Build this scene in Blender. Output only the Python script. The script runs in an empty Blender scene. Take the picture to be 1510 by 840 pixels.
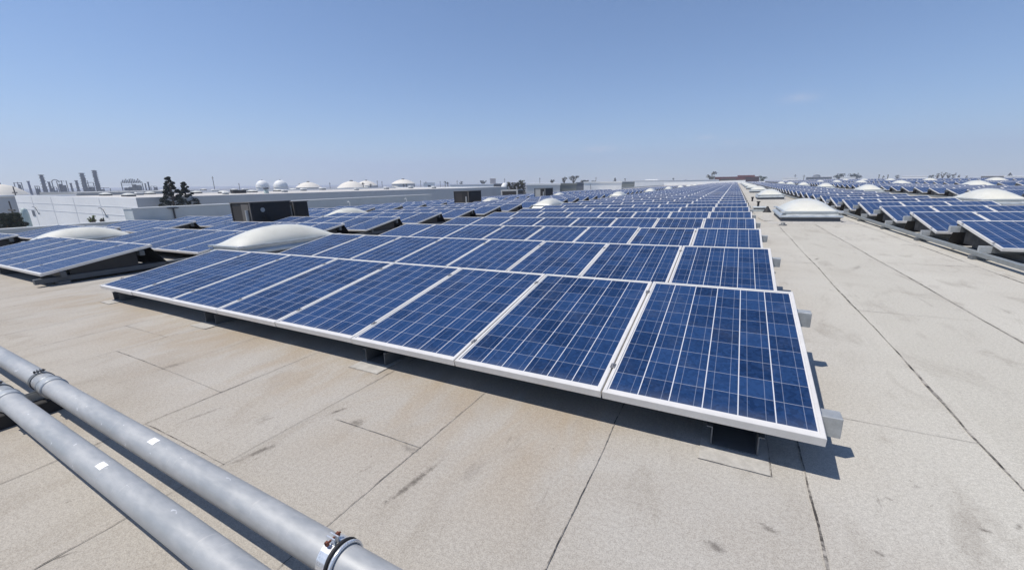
import bpy, math, random
from mathutils import Matrix, Vector

S = bpy.context.scene
COL = S.collection
R = math.radians
random.seed(7)

# ------------------------------------------------------------------ camera, sky, sun, exposure
# ROOF turns roof coordinates (x along the panel rows, y down the walkway, z off the roof) into the
# world: the roof falls about one and a half degrees towards -x so that rain drains off.
ROOF = Matrix.Rotation(R(-1.55), 4, 'Y')
F_PX = 590.11
YAW, PITCH, ROLL = -0.5049, -0.2376, -0.0353
CAM_ROOF = Vector((-0.4453, -1.9756, 1.3268))
_cy, _sy, _cp, _sp, _cr, _sr = math.cos(YAW), math.sin(YAW), math.cos(PITCH), math.sin(PITCH), math.cos(ROLL), math.sin(ROLL)
_fw = Vector((_sy * _cp, _cy * _cp, _sp))
_rt0 = Vector((_cy, -_sy, 0.0))
_up0 = _rt0.cross(_fw)
_rt = _cr * _rt0 + _sr * _up0
_up = -_sr * _rt0 + _cr * _up0
cam_m = Matrix(((_rt.x, _up.x, -_fw.x, CAM_ROOF.x), (_rt.y, _up.y, -_fw.y, CAM_ROOF.y),
                (_rt.z, _up.z, -_fw.z, CAM_ROOF.z), (0, 0, 0, 1)))
cam_d = bpy.data.cameras.new('camera')
cam_d.sensor_width = 36.0
cam_d.lens = 36.0 * F_PX / 1510.0
cam_d.clip_start, cam_d.clip_end = 0.05, 20000
cam = bpy.data.objects.new('camera', cam_d)
COL.objects.link(cam)
CAMW = ROOF @ cam_m
cam.matrix_world = CAMW
S.camera = cam
CP = CAMW.translation.copy()

SUN_DIR = (ROOF.to_3x3() @ Vector((-0.38, -0.295, 1.0))).normalized()
elev = math.asin(SUN_DIR.z)
azim = math.atan2(SUN_DIR.x, SUN_DIR.y)
w = bpy.data.worlds.new('World')
S.world = w
w.use_nodes = True
wn = w.node_tree
CLOUDS = ((885, 219.5, 0.030, 0.0065, 0.45), (1180, 144.5, 0.026, 0.008, 0.22), (1042, 203, 0.02, 0.005, 0.2), (1078, 210, 0.022, 0.005, 0.14))
sky = wn.nodes.new('ShaderNodeTexSky')
sky.sky_type = 'NISHITA'
sky.sun_disc = False
sky.sun_elevation = elev
sky.sun_rotation = azim
sky.altitude = 10
sky.air_density = 1.0
sky.dust_density = 0.02
sky.ozone_density = 9.0
wn.links.new(sky.outputs[0], wn.nodes['Background'].inputs[0])
wn.nodes['Background'].inputs[1].default_value = 0.118

sl = bpy.data.lights.new('sun', 'SUN')
sl.energy = 4.75
sl.angle = R(0.53)
sl.color = (1.0, 0.935, 0.845)
so = bpy.data.objects.new('sun', sl)
COL.objects.link(so)
so.rotation_mode = 'QUATERNION'
so.rotation_quaternion = SUN_DIR.to_track_quat('Z', 'Y')
so.location = (0, 0, 400)
S.view_settings.view_transform = 'Standard'
S.view_settings.look = 'None'
S.view_settings.exposure = 0.0
S.view_settings.gamma = 1.0
S.view_settings.use_curve_mapping = False
S.cycles.volume_bounces = 1
S.cycles.max_bounces = 8


def ray(px, py):
    d = Vector(((px - 755) / F_PX, -(py - 420) / F_PX, -1.0))
    return CAMW.to_3x3() @ d


def at(px, py, dist):
    """world point seen at a photo pixel, at a level distance from the camera"""
    d = ray(px, py)
    return CP + d * (dist / math.hypot(d.x, d.y))


def on_x(px, py, x):
    d = ray(px, py)
    return CP + d * ((x - CP.x) / d.x)


def on_y(px, py, y):
    d = ray(px, py)
    return CP + d * ((y - CP.y) / d.y)


# a few thin wisps of cloud high in the sky, each a soft patch round its own direction
_c = wn.nodes.new('ShaderNodeTexCoord').outputs['Generated']


def _vm(op, a, b=None):
    nd = wn.nodes.new('ShaderNodeVectorMath')
    nd.operation = op
    for i, v in enumerate((a, b)):
        if v is None:
            continue
        if isinstance(v, Vector):
            nd.inputs[i].default_value = v
        else:
            wn.links.new(v, nd.inputs[i])
    return nd


def _m(op, a, b=None):
    nd = wn.nodes.new('ShaderNodeMath')
    nd.operation = op
    for i, v in enumerate((a, b)):
        if v is None:
            continue
        if isinstance(v, (int, float)):
            nd.inputs[i].default_value = v
        else:
            wn.links.new(v, nd.inputs[i])
    return nd.outputs[0]


_nz = wn.nodes.new('ShaderNodeTexNoise')
_nz.inputs['Scale'].default_value = 46
_nz.inputs['Detail'].default_value = 5
wn.links.new(_c, _nz.inputs['Vector'])
_out = sky.outputs[0]
for px, py, rx, ry, amt in CLOUDS:
    d = ray(px, py).normalized()
    sx = d.cross(Vector((0, 0, 1))).normalized()
    sy = sx.cross(d).normalized()
    a = _m('DIVIDE', _vm('DOT_PRODUCT', _c, sx).outputs['Value'], rx)
    b = _m('DIVIDE', _m('SUBTRACT', _vm('DOT_PRODUCT', _c, sy).outputs['Value'], 0.0), ry)
    f = _m('GREATER_THAN', _vm('DOT_PRODUCT', _c, d).outputs['Value'], 0.5)
    g = _m('POWER', 2.718, _m('MULTIPLY', _m('ADD', _m('MULTIPLY', a, a), _m('MULTIPLY', b, b)), -1.0))
    g = _m('MULTIPLY', _m('MULTIPLY', g, f), _m('MULTIPLY', _m('MAXIMUM', _m('SUBTRACT', _nz.outputs[0], 0.2), 0.0), 3.0 * amt))
    mx = wn.nodes.new('ShaderNodeMix')
    mx.data_type = 'RGBA'
    wn.links.new(g, mx.inputs[0])
    wn.links.new(_out, mx.inputs[6])
    mx.inputs[7].default_value = (7.2, 6.6, 6.8, 1)
    _out = mx.outputs[2]
wn.links.new(_out, wn.nodes['Background'].inputs[0])


# ------------------------------------------------------------------ materials
class NT:
    def __init__(self, name):
        self.m = bpy.data.materials.new(name)
        self.m.use_nodes = True
        self.t = self.m.node_tree
        self.b = self.t.nodes['Principled BSDF']

    def n(self, kind, **kw):
        nd = self.t.nodes.new(kind)
        for k, v in kw.items():
            setattr(nd, k, v)
        return nd

    def l(self, a, b):
        self.t.links.new(a, b)

    def math(self, op, a, b=None, c=None, clamp=False):
        nd = self.n('ShaderNodeMath', operation=op, use_clamp=clamp)
        for i, v in enumerate((a, b, c)):
            if v is None:
                continue
            if isinstance(v, (int, float)):
                nd.inputs[i].default_value = v
            else:
                self.l(v, nd.inputs[i])
        return nd.outputs[0]

    def mix(self, fac, a, b, mode='MIX'):
        nd = self.n('ShaderNodeMix', data_type='RGBA', blend_type=mode)
        for i, v in ((0, fac), (6, a), (7, b)):
            if isinstance(v, (int, float)):
                nd.inputs[i].default_value = v
            elif isinstance(v, tuple):
                nd.inputs[i].default_value = (v[0], v[1], v[2], 1)
            else:
                self.l(v, nd.inputs[i])
        return nd.outputs[2]

    def noise(self, vec, scale, detail=3.0, rough=0.55, dist=0.0, scl=None):
        if scl is not None:
            mp = self.n('ShaderNodeMapping')
            mp.inputs['Scale'].default_value = scl
            self.l(vec, mp.inputs[0])
            vec = mp.outputs[0]
        nd = self.n('ShaderNodeTexNoise')
        nd.inputs['Scale'].default_value = scale
        nd.inputs['Detail'].default_value = detail
        nd.inputs['Roughness'].default_value = rough
        nd.inputs['Distortion'].default_value = dist
        self.l(vec, nd.inputs['Vector'])
        return nd.outputs[0]

    def ramp(self, v, lo, hi, a=0.0, b=1.0):
        nd = self.n('ShaderNodeMapRange', interpolation_type='SMOOTHSTEP')
        self.l(v, nd.inputs[0])
        for i, x in enumerate((lo, hi, a, b)):
            nd.inputs[i + 1].default_value = x
        return nd.outputs[0]

    def set(self, k, v):
        s = self.b.inputs[k]
        if isinstance(v, (int, float)):
            s.default_value = v
        elif isinstance(v, tuple):
            s.default_value = (v[0], v[1], v[2], 1) if s.type == 'RGBA' else v
        else:
            self.l(v, s)

    def coord(self, which='Object'):
        return self.n('ShaderNodeTexCoord').outputs[which]

    def bump(self, h, strength, dist=0.01):
        nd = self.n('ShaderNodeBump')
        nd.inputs['Strength'].default_value = strength
        nd.inputs['Distance'].default_value = dist
        self.l(h, nd.inputs['Height'])
        self.l(nd.outputs[0], self.b.inputs['Normal'])


def worn(name, col, rough=0.6, metal=0.0, var=0.12, scale=4.0, spec=0.5, speck=0.0, stretch=None, bump=0.0):
    """paint or metal with patchy wear"""
    k = NT(name)
    c = k.coord()
    a = k.noise(c, scale, 5, 0.6, scl=stretch)
    b = k.noise(c, scale * 7, 3)
    f = k.math('ADD', k.math('MULTIPLY', a, 0.7), k.math('MULTIPLY', b, 0.3))
    f = k.ramp(f, 0.3, 0.7)
    lo = tuple(x * (1 - var) for x in col)
    hi = tuple(min(1, x * (1 + var)) for x in col)
    cc = k.mix(f, lo, hi)
    if speck:
        s = k.ramp(k.noise(c, scale * 22, 2), 0.66, 0.72)
        cc = k.mix(k.math('MULTIPLY', s, speck), cc, tuple(min(1, x * 1.7) for x in col))
    k.set('Base Color', cc)
    k.set('Roughness', k.ramp(f, 0, 1, rough * 0.85, min(1, rough * 1.15)))
    k.set('Metallic', metal)
    k.set('Specular IOR Level', spec)
    if bump:
        k.bump(b, bump)
    return k.m


M = {}
M['frame'] = worn('panel_frame_coat', (0.70, 0.68, 0.65), 0.4, 0.15, 0.07, 3)
M['backsheet'] = worn('shaded_backsheet', (0.09, 0.09, 0.095), 0.8, 0, 0.1, 3)  # white sheet coloured dark to hold the shade beneath the panels
M['galv'] = worn('galvanised_steel', (0.40, 0.42, 0.43), 0.45, 0.35, 0.16, 14, speck=0.15)
M['galv_mid'] = worn('rail_steel', (0.25, 0.27, 0.275), 0.5, 0.3, 0.16, 10)
M['deflector'] = worn('black_coated_sheet', (0.014, 0.014, 0.016), 0.6, 0, 0.15, 6)
M['galv_dull_shaded'] = worn('dull_shaded_galvanised_steel', (0.13, 0.14, 0.15), 0.6, 0.2, 0.2, 8)  # darkened for the shade under the panels; dull fittings share it
M['galv_shaded'] = worn('shade_darkened_steel', (0.085, 0.095, 0.105), 0.6, 0.1, 0.2, 8)  # same steel, with the shade of its sunless side put into the colour
M['clamp'] = worn('clamp_steel', (0.25, 0.25, 0.26), 0.4, 0.6, 0.1, 30)
M['bolt'] = worn('bolt_steel', (0.06, 0.06, 0.065), 0.5, 0.5, 0.2, 60)
M['rust'] = worn('rusty_bolt', (0.16, 0.05, 0.028), 0.8, 0.1, 0.35, 90)
M['bright_band'] = worn('bright_zinc_band', (0.72, 0.74, 0.76), 0.3, 0.55, 0.08, 30)
M['black_rubber'] = worn('black_rubber', (0.02, 0.02, 0.022), 0.7, 0, 0.2, 20)
M['curb'] = worn('skylight_curb_metal', (0.55, 0.58, 0.58), 0.42, 0.6, 0.14, 5, stretch=(1, 1, 4))
M['curb_dark'] = worn('skylight_curb_shadow_metal', (0.09, 0.10, 0.115), 0.7, 0.1, 0.2, 6)  # dark tone puts shade into the recessed wall under the curb
M['white_paint'] = worn('white_paint', (0.86, 0.86, 0.84), 0.6, 0, 0.05, 0.6)
M['tilt_up'] = worn('white_tilt_up_wall', (0.86, 0.865, 0.86), 0.85, 0, 0.04, 0.12, stretch=(1, 1, .2))
M['joint'] = worn('wall_joint_sealant', (0.70, 0.71, 0.72), 0.9, 0, 0.03, 0.5)
M['grey_stucco'] = worn('grey_stucco', (0.45, 0.49, 0.51), 0.9, 0, 0.09, 0.25, stretch=(1, 1, .25))
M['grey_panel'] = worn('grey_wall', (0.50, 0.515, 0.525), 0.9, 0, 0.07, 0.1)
M['olive_wall'] = worn('olive_grey_wall', (0.24, 0.25, 0.23), 0.9, 0, 0.08, 0.2)
M['slate_wall'] = worn('slate_wall', (0.13, 0.145, 0.17), 0.9, 0, 0.1, 0.2)
M['pink_wall'] = worn('pale_pink_plaster', (0.66, 0.58, 0.53), 0.9, 0, 0.05, 0.3)
M['rust_roof'] = worn('rust_red_roof', (0.17, 0.065, 0.052), 0.85, 0, 0.2, 0.3)
M['rust_wall'] = worn('dark_brown_wall', (0.07, 0.04, 0.04), 0.9, 0, 0.2, 0.4)
M['far_roof'] = worn('neighbour_roof_sheet', (0.50, 0.48, 0.45), 0.9, 0, 0.1, 0.05)
M['coping'] = worn('parapet_coping', (0.62, 0.64, 0.64), 0.7, 0, 0.08, 0.6)
M['unit_brown'] = worn('brown_unit_casing', (0.034, 0.030, 0.028), 0.7, 0, 0.15, 2)
M['unit_black'] = worn('black_unit_coil', (0.016, 0.015, 0.016), 0.75, 0, 0.3, 3, stretch=(1, 1, 12))
M['unit_tan'] = worn('tan_unit_panel', (0.135, 0.125, 0.115), 0.7, 0, 0.1, 2)
M['unit_grey'] = worn('grey_unit_panel', (0.36, 0.37, 0.37), 0.7, 0, 0.1, 2)
M['tank_dome'] = worn('tank_dome_sheet', (0.70, 0.66, 0.58), 0.7, 0, 0.06, 0.1)
M['tank_white'] = worn('white_tank_paint', (0.80, 0.80, 0.77), 0.6, 0, 0.05, 0.2)
M['refinery'] = worn('refinery_steel', (0.022, 0.028, 0.040), 0.7, 0, 0.35, 0.25)
M['refinery_blue'] = worn('blue_refinery_paint', (0.05, 0.075, 0.19), 0.7, 0, 0.2, 0.2)
M['refinery_pale'] = worn('pale_refinery_steel', (0.075, 0.085, 0.10), 0.7, 0, 0.3, 0.2)
M['bark'] = worn('bark', (0.10, 0.075, 0.055), 0.95, 0, 0.3, 3)
M['pole'] = worn('weathered_pole', (0.09, 0.085, 0.08), 0.9, 0, 0.2, 2)
M['tank_green'] = worn('pale_green_tank_paint', (0.46, 0.54, 0.50), 0.6, 0, 0.06, 0.8)
M['sticker'] = None


def leaf(name, col):
    k = NT(name)
    f = k.noise(k.coord(), 1.3, 3)
    g = k.n('ShaderNodeNewGeometry')
    f2 = k.math('ADD', k.math('MULTIPLY', f, 0.6), k.math('MULTIPLY', g.outputs['Random Per Island'], 0.5))
    k.set('Base Color', k.mix(k.ramp(f2, 0.25, 0.85), tuple(x * 0.55 for x in col), tuple(x * 1.5 for x in col)))
    k.set('Roughness', 0.75)
    k.set('Specular IOR Level', 0.25)
    return k.m


M['leaf_conifer'] = leaf('conifer_needles', (0.015, 0.024, 0.012))
M['leaf_green'] = leaf('green_leaves', (0.035, 0.062, 0.022))
M['leaf_shrub'] = leaf('dark_shrub_leaves', (0.030, 0.040, 0.018))
M['leaf_olive'] = leaf('olive_brown_leaves', (0.062, 0.062, 0.032))
M['leaf_grey'] = leaf('grey_green_leaves', (0.085, 0.085, 0.066))
M['leaf_lime'] = leaf('yellow_green_leaves', (0.13, 0.19, 0.03))


def mat_cells(name, spread=1.0):
    """polycrystalline cells, 6 x 9: u counts cells across, v cells up the slope"""
    k = NT(name)
    uv = k.coord('UV')
    sep = k.n('ShaderNodeSeparateXYZ')
    k.l(uv, sep.inputs[0])
    u, v = sep.outputs[0], sep.outputs[1]
    inside = k.math('MULTIPLY',
                    k.math('MULTIPLY', k.math('GREATER_THAN', u, 0.0), k.math('LESS_THAN', u, 6.0)),
                    k.math('MULTIPLY', k.math('GREATER_THAN', v, 0.0), k.math('LESS_THAN', v, 9.0)))
    fu, fv = k.math('FRACT', u), k.math('FRACT', v)
    du = k.math('MINIMUM', fu, k.math('SUBTRACT', 1.0, fu))
    dv = k.math('MINIMUM', fv, k.math('SUBTRACT', 1.0, fv))
    gap_u = k.math('LESS_THAN', du, 0.0165)
    gap_v = k.math('LESS_THAN', dv, 0.0115)
    bus = k.math('LESS_THAN', k.math('ABSOLUTE', k.math('SUBTRACT', du, 0.255)), 0.0085)
    # per cell and per panel tone
    oi = k.n('ShaderNodeObjectInfo')
    comb = k.n('ShaderNodeCombineXYZ')
    k.l(k.math('FLOOR', u), comb.inputs[0])
    k.l(k.math('FLOOR', v), comb.inputs[1])
    k.l(k.math('MULTIPLY', oi.outputs['Random'], 91.0), comb.inputs[2])
    wn_ = k.n('ShaderNodeTexWhiteNoise', noise_dimensions='3D')
    k.l(comb.outputs[0], wn_.inputs[0])
    vor = k.n('ShaderNodeTexVoronoi', feature='F1')
    vor.inputs['Scale'].default_value = 9.0
    off = k.n('ShaderNodeVectorMath', operation='ADD')
    k.l(uv, off.inputs[0])
    k.l(comb.outputs[0], off.inputs[1])
    k.l(off.outputs[0], vor.inputs['Vector'])
    sepc = k.n('ShaderNodeSeparateColor')
    k.l(vor.outputs['Color'], sepc.inputs[0])
    tone = k.math('ADD', k.math('MULTIPLY', wn_.outputs[0], 0.7 * spread), k.math('MULTIPLY', sepc.outputs[0], 0.5))
    tone = k.math('ADD', tone, k.math('MULTIPLY', oi.outputs['Random'], 0.5 * spread))
    cell = k.mix(tone, (0.0066, 0.0205, 0.064), (0.020, 0.054, 0.148))
    # thin dust film, a bit thicker along the low edge and in swirls left by dried rain
    c = k.coord()
    sw = k.noise(c, 2.6, 5, 0.6, 1.8)
    dust = k.math('MULTIPLY', k.ramp(sw, 0.46, 0.72), 0.05)
    low = k.math('MULTIPLY', k.ramp(v, 0.5, -0.1), 0.10)
    cell = k.mix(k.math('ADD', dust, low), cell, (0.33, 0.33, 0.33))
    col = k.mix(k.math('MULTIPLY', bus, 0.34), cell, (0.42, 0.46, 0.56))
    col = k.mix(k.math('MULTIPLY', gap_v, 0.52), col, (0.44, 0.46, 0.52))
    col = k.mix(k.math('MULTIPLY', gap_u, 0.9), col, (0.60, 0.61, 0.65))
    col = k.mix(inside, (0.62, 0.61, 0.60), col)
    k.set('Base Color', col)
    k.set('Roughness', 0.45)
    k.set('Specular IOR Level', 0.0)
    k.set('Coat Weight', 0.25)
    k.set('Coat IOR', 1.42)
    k.set('Sheen Weight', 0.055)
    k.set('Sheen Roughness', 0.35)
    k.set('Sheen Tint', (1.0, 0.95, 0.88))
    k.set('Coat Roughness', k.ramp(sw, 0.3, 0.75, 0.05, 0.16))
    return k.m


M['cells'] = mat_cells('solar_cells')


def mat_dome():
    k = NT('milky_acrylic')
    c = k.coord()
    f = k.noise(c, 1.7, 4)
    k.set('Base Color', k.mix(k.ramp(f, 0.3, 0.7), (0.65, 0.635, 0.55), (0.74, 0.725, 0.635)))
    k.set('Roughness', 0.42)
    k.set('Coat Weight', 0.5)
    k.set('Coat Roughness', 0.12)
    k.set('Subsurface Weight', 0.12)
    k.set('Subsurface Radius', (0.06, 0.06, 0.05))
    return k.m


M['dome'] = mat_dome()


def mat_pipe():
    k = NT('zinc_pipe')
    c = k.coord()
    a = k.noise(c, 5, 5, 0.6, 0.4, scl=(0.5, 1, 1))
    b = k.noise(c, 38, 3, 0.6, scl=(0.35, 1, 1))
    s = k.ramp(k.noise(c, 21, 2, 0.5, 0.6, scl=(0.8, 1.5, 1.5)), 0.70, 0.735)
    d = k.ramp(k.noise(c, 9, 4, 0.7, 1.5, scl=(2.4, 0.4, 0.4)), 0.62, 0.72)
    f = k.math('ADD', k.math('MULTIPLY', a, 0.65), k.math('MULTIPLY', b, 0.35))
    col = k.mix(k.ramp(f, 0.32, 0.68), (0.31, 0.325, 0.335), (0.43, 0.438, 0.44))
    col = k.mix(k.math('MULTIPLY', d, 0.5), col, (0.56, 0.545, 0.52))
    col = k.mix(k.math('MULTIPLY', s, 0.6), col, (0.75, 0.76, 0.78))
    k.set('Base Color', col)
    k.set('Metallic', 0.12)
    k.set('Roughness', k.ramp(f, 0.3, 0.7, 0.38, 0.56))
    k.bump(b, 0.12, 0.004)
    return k.m


M['pipe'] = mat_pipe()


def mat_roof():
    k = NT('mineral_cap_sheet')
    c = k.coord()
    sep = k.n('ShaderNodeSeparateXYZ')
    k.l(c, sep.inputs[0])
    x, y = sep.outputs[0], sep.outputs[1]
    # roll to roll difference in shade
    roll = k.math('FLOOR', k.math('DIVIDE', k.math('ADD', x, 0.06), 0.875))
    wn_ = k.n('ShaderNodeTexWhiteNoise', noise_dimensions='1D')
    k.l(roll, wn_.inputs['W'])
    base = k.mix(wn_.outputs[0], (0.395, 0.378, 0.346), (0.452, 0.435, 0.402))
    base = k.mix(k.ramp(x, -0.3, 0.9), base, k.mix(wn_.outputs[0], (0.435, 0.418, 0.372), (0.472, 0.455, 0.408)))
    # broad weathering
    big = k.noise(c, 0.55, 6, 0.62, 0.5)
    base = k.mix(k.math('MULTIPLY', k.ramp(big, 0.40, 0.72), k.ramp(x, -0.5, 0.8, 0.8, 0.25)), base, (0.318, 0.286, 0.244))
    med = k.noise(c, 2.3, 6, 0.68, 0.7, scl=(1.5, 0.6, 1))
    base = k.mix(k.math('MULTIPLY', k.ramp(med, 0.50, 0.74), 0.6), base, (0.285, 0.262, 0.228))
    # rain drip stains in front of the first row of panels
    front = k.math('MULTIPLY', k.ramp(y, -1.15, -0.15), k.ramp(y, 0.35, 0.02))
    front = k.math('MULTIPLY', front, k.math('MULTIPLY', k.ramp(x, -0.55, -1.3), k.ramp(x, -13.0, -7.0)))
    dn = k.noise(c, 1.25, 5, 0.6, 0.8, scl=(1.6, 0.55, 1))
    base = k.mix(k.math('MULTIPLY', k.math('MULTIPLY', front, k.ramp(dn, 0.36, 0.66)), 0.78), base, (0.335, 0.272, 0.198))
    # standing water tan in the bare area by the pipes
    left = k.math('MULTIPLY', k.ramp(x, -0.6, -1.6), k.ramp(y, 0.5, -0.2))
    base = k.mix(k.math('MULTIPLY', left, 0.34), base, (0.345, 0.308, 0.262))
    # scuffs running with the rolls
    sc = k.noise(c, 3.2, 6, 0.72, 0.6, scl=(2.6, 0.55, 1))
    scm = k.math('MULTIPLY', k.ramp(sc, 0.63, 0.75), 0.6)
    base = k.mix(scm, base, (0.15, 0.135, 0.118))
    # single dark marks, each where it lies on this roof
    for (sx, sy, lx, ly, ang, amt) in (
            (-1.66, -0.80, 0.022, 0.19, 8, 1.05), (-1.45, -0.62, 0.05, 0.10, 0, 0.3), (-2.53, -0.53, 0.018, 0.08, 20, 1.1),
            (-2.31, -0.57, 0.05, 0.05, 0, 0.75), (-2.57, -0.98, 0.03, 0.10, 20, 0.9), (0.50, -0.03, 0.03, 0.012, 10, 0.9),
            (0.85, 6.23, 0.03, 0.16, 18, 0.8), (-1.85, -0.62, 0.08, 0.03, 0, 0.6), (0.23, 0.02, 0.02, 0.01, 30, 0.8),
            (0.12, -0.33, 0.025, 0.012, 20, 0.9), (-0.22, -0.38, 0.05, 0.02, 20, 0.8), (-0.40, -0.56, 0.05, 0.03, 10, 0.8),
            (0.36, 0.16, 0.014, 0.02, 30, 0.8), (-3.3, -0.95, 0.02, 0.14, 12, 0.6), (1.25, 5.6, 0.05, 0.25, 20, 0.5),
            (-2.62, -1.72, 0.008, 0.06, 25, 0.8), (0.62, 0.05, 0.012, 0.03, 35, 0.9), (-4.4, -0.65, 0.05, 0.12, 15, 0.6)):
        ca, sa = math.cos(R(ang)), math.sin(R(ang))
        dx, dy = k.math('SUBTRACT', x, sx), k.math('SUBTRACT', y, sy)
        a = k.math('DIVIDE', k.math('ADD', k.math('MULTIPLY', dx, ca), k.math('MULTIPLY', dy, -sa)), lx)
        b = k.math('DIVIDE', k.math('ADD', k.math('MULTIPLY', dx, sa), k.math('MULTIPLY', dy, ca)), ly)
        r2 = k.math('ADD', k.math('MULTIPLY', a, a), k.math('MULTIPLY', b, b))
        g = k.math('POWER', 2.718, k.math('MULTIPLY', r2, -1.0))
        g = k.ramp(k.math('ADD', g, k.math('MULTIPLY', k.math('SUBTRACT', k.noise(c, 34, 6, 0.8), 0.5), 2.4)), 0.3, 1.25)
        base = k.mix(k.math('MULTIPLY', g, amt * 0.8), base, (0.085, 0.075, 0.066))
    # granules
    gr = k.noise(c, 200, 2, 0.75)
    gr2 = k.noise(c, 60, 3, 0.7)
    g = k.math('ADD', k.math('MULTIPLY', gr, 0.65), k.math('MULTIPLY', gr2, 0.35))
    base = k.mix(0.5, base, k.mix(k.ramp(g, 0.36, 0.64), (0.31, 0.30, 0.29), (0.76, 0.76, 0.75)), 'OVERLAY')
    pits = k.ramp(k.noise(c, 34, 3, 0.6, 0.4), 0.70, 0.76)
    base = k.mix(k.math('MULTIPLY', pits, 0.45), base, (0.17, 0.155, 0.135))
    k.set('Base Color', base)
    k.set('Roughness', 0.93)
    k.set('Specular IOR Level', 0.15)
    k.bump(g, 0.35, 0.006)
    return k.m


M['roof'] = mat_roof()


def mat_seam():
    k = NT('bitumen_seam')
    c = k.coord()
    f = k.ramp(k.noise(c, 7, 6, 0.8), 0.40, 0.60)
    k.set('Base Color', k.mix(f, (0.045, 0.04, 0.036), (0.36, 0.335, 0.30)))
    k.set('Roughness', 0.9)
    return k.m


M['seam'] = mat_seam()
M['slip'] = worn('slip_sheet', (0.43, 0.415, 0.385), 0.93, 0, 0.16, 14, spec=0.15, bump=0.3)


def mat_sticker():
    k = NT('pipe_label_print')
    c = k.coord('UV')
    sep = k.n('ShaderNodeSeparateXYZ')
    k.l(c, sep.inputs[0])
    u, v = sep.outputs[0], sep.outputs[1]
    bars = k.math('MULTIPLY', k.math('GREATER_THAN', k.noise(c, 26, 1, scl=(0.2, 1, 1)), 0.52),
                  k.math('MULTIPLY', k.math('GREATER_THAN', u, 0.12), k.math('LESS_THAN', u, 0.5)))
    k.set('Base Color', k.mix(k.math('MULTIPLY', bars, 0.35), (0.88, 0.88, 0.87), (0.3, 0.3, 0.32)))
    k.set('Roughness', 0.5)
    return k.m


M['sticker'] = mat_sticker()


def mat_ground():
    k = NT('city_ground')
    c = k.coord()
    a = k.noise(c, 0.012, 6, 0.6)
    b = k.noise(c, 0.11, 4, 0.6)
    col = k.mix(k.ramp(a, 0.4, 0.6), (0.06, 0.06, 0.06), (0.24, 0.22, 0.19))
    col = k.mix(k.ramp(b, 0.55, 0.7), col, (0.06, 0.075, 0.045))
    k.set('Base Color', col)
    k.set('Roughness', 0.95)
    return k.m


M['ground'] = mat_ground()


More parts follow.
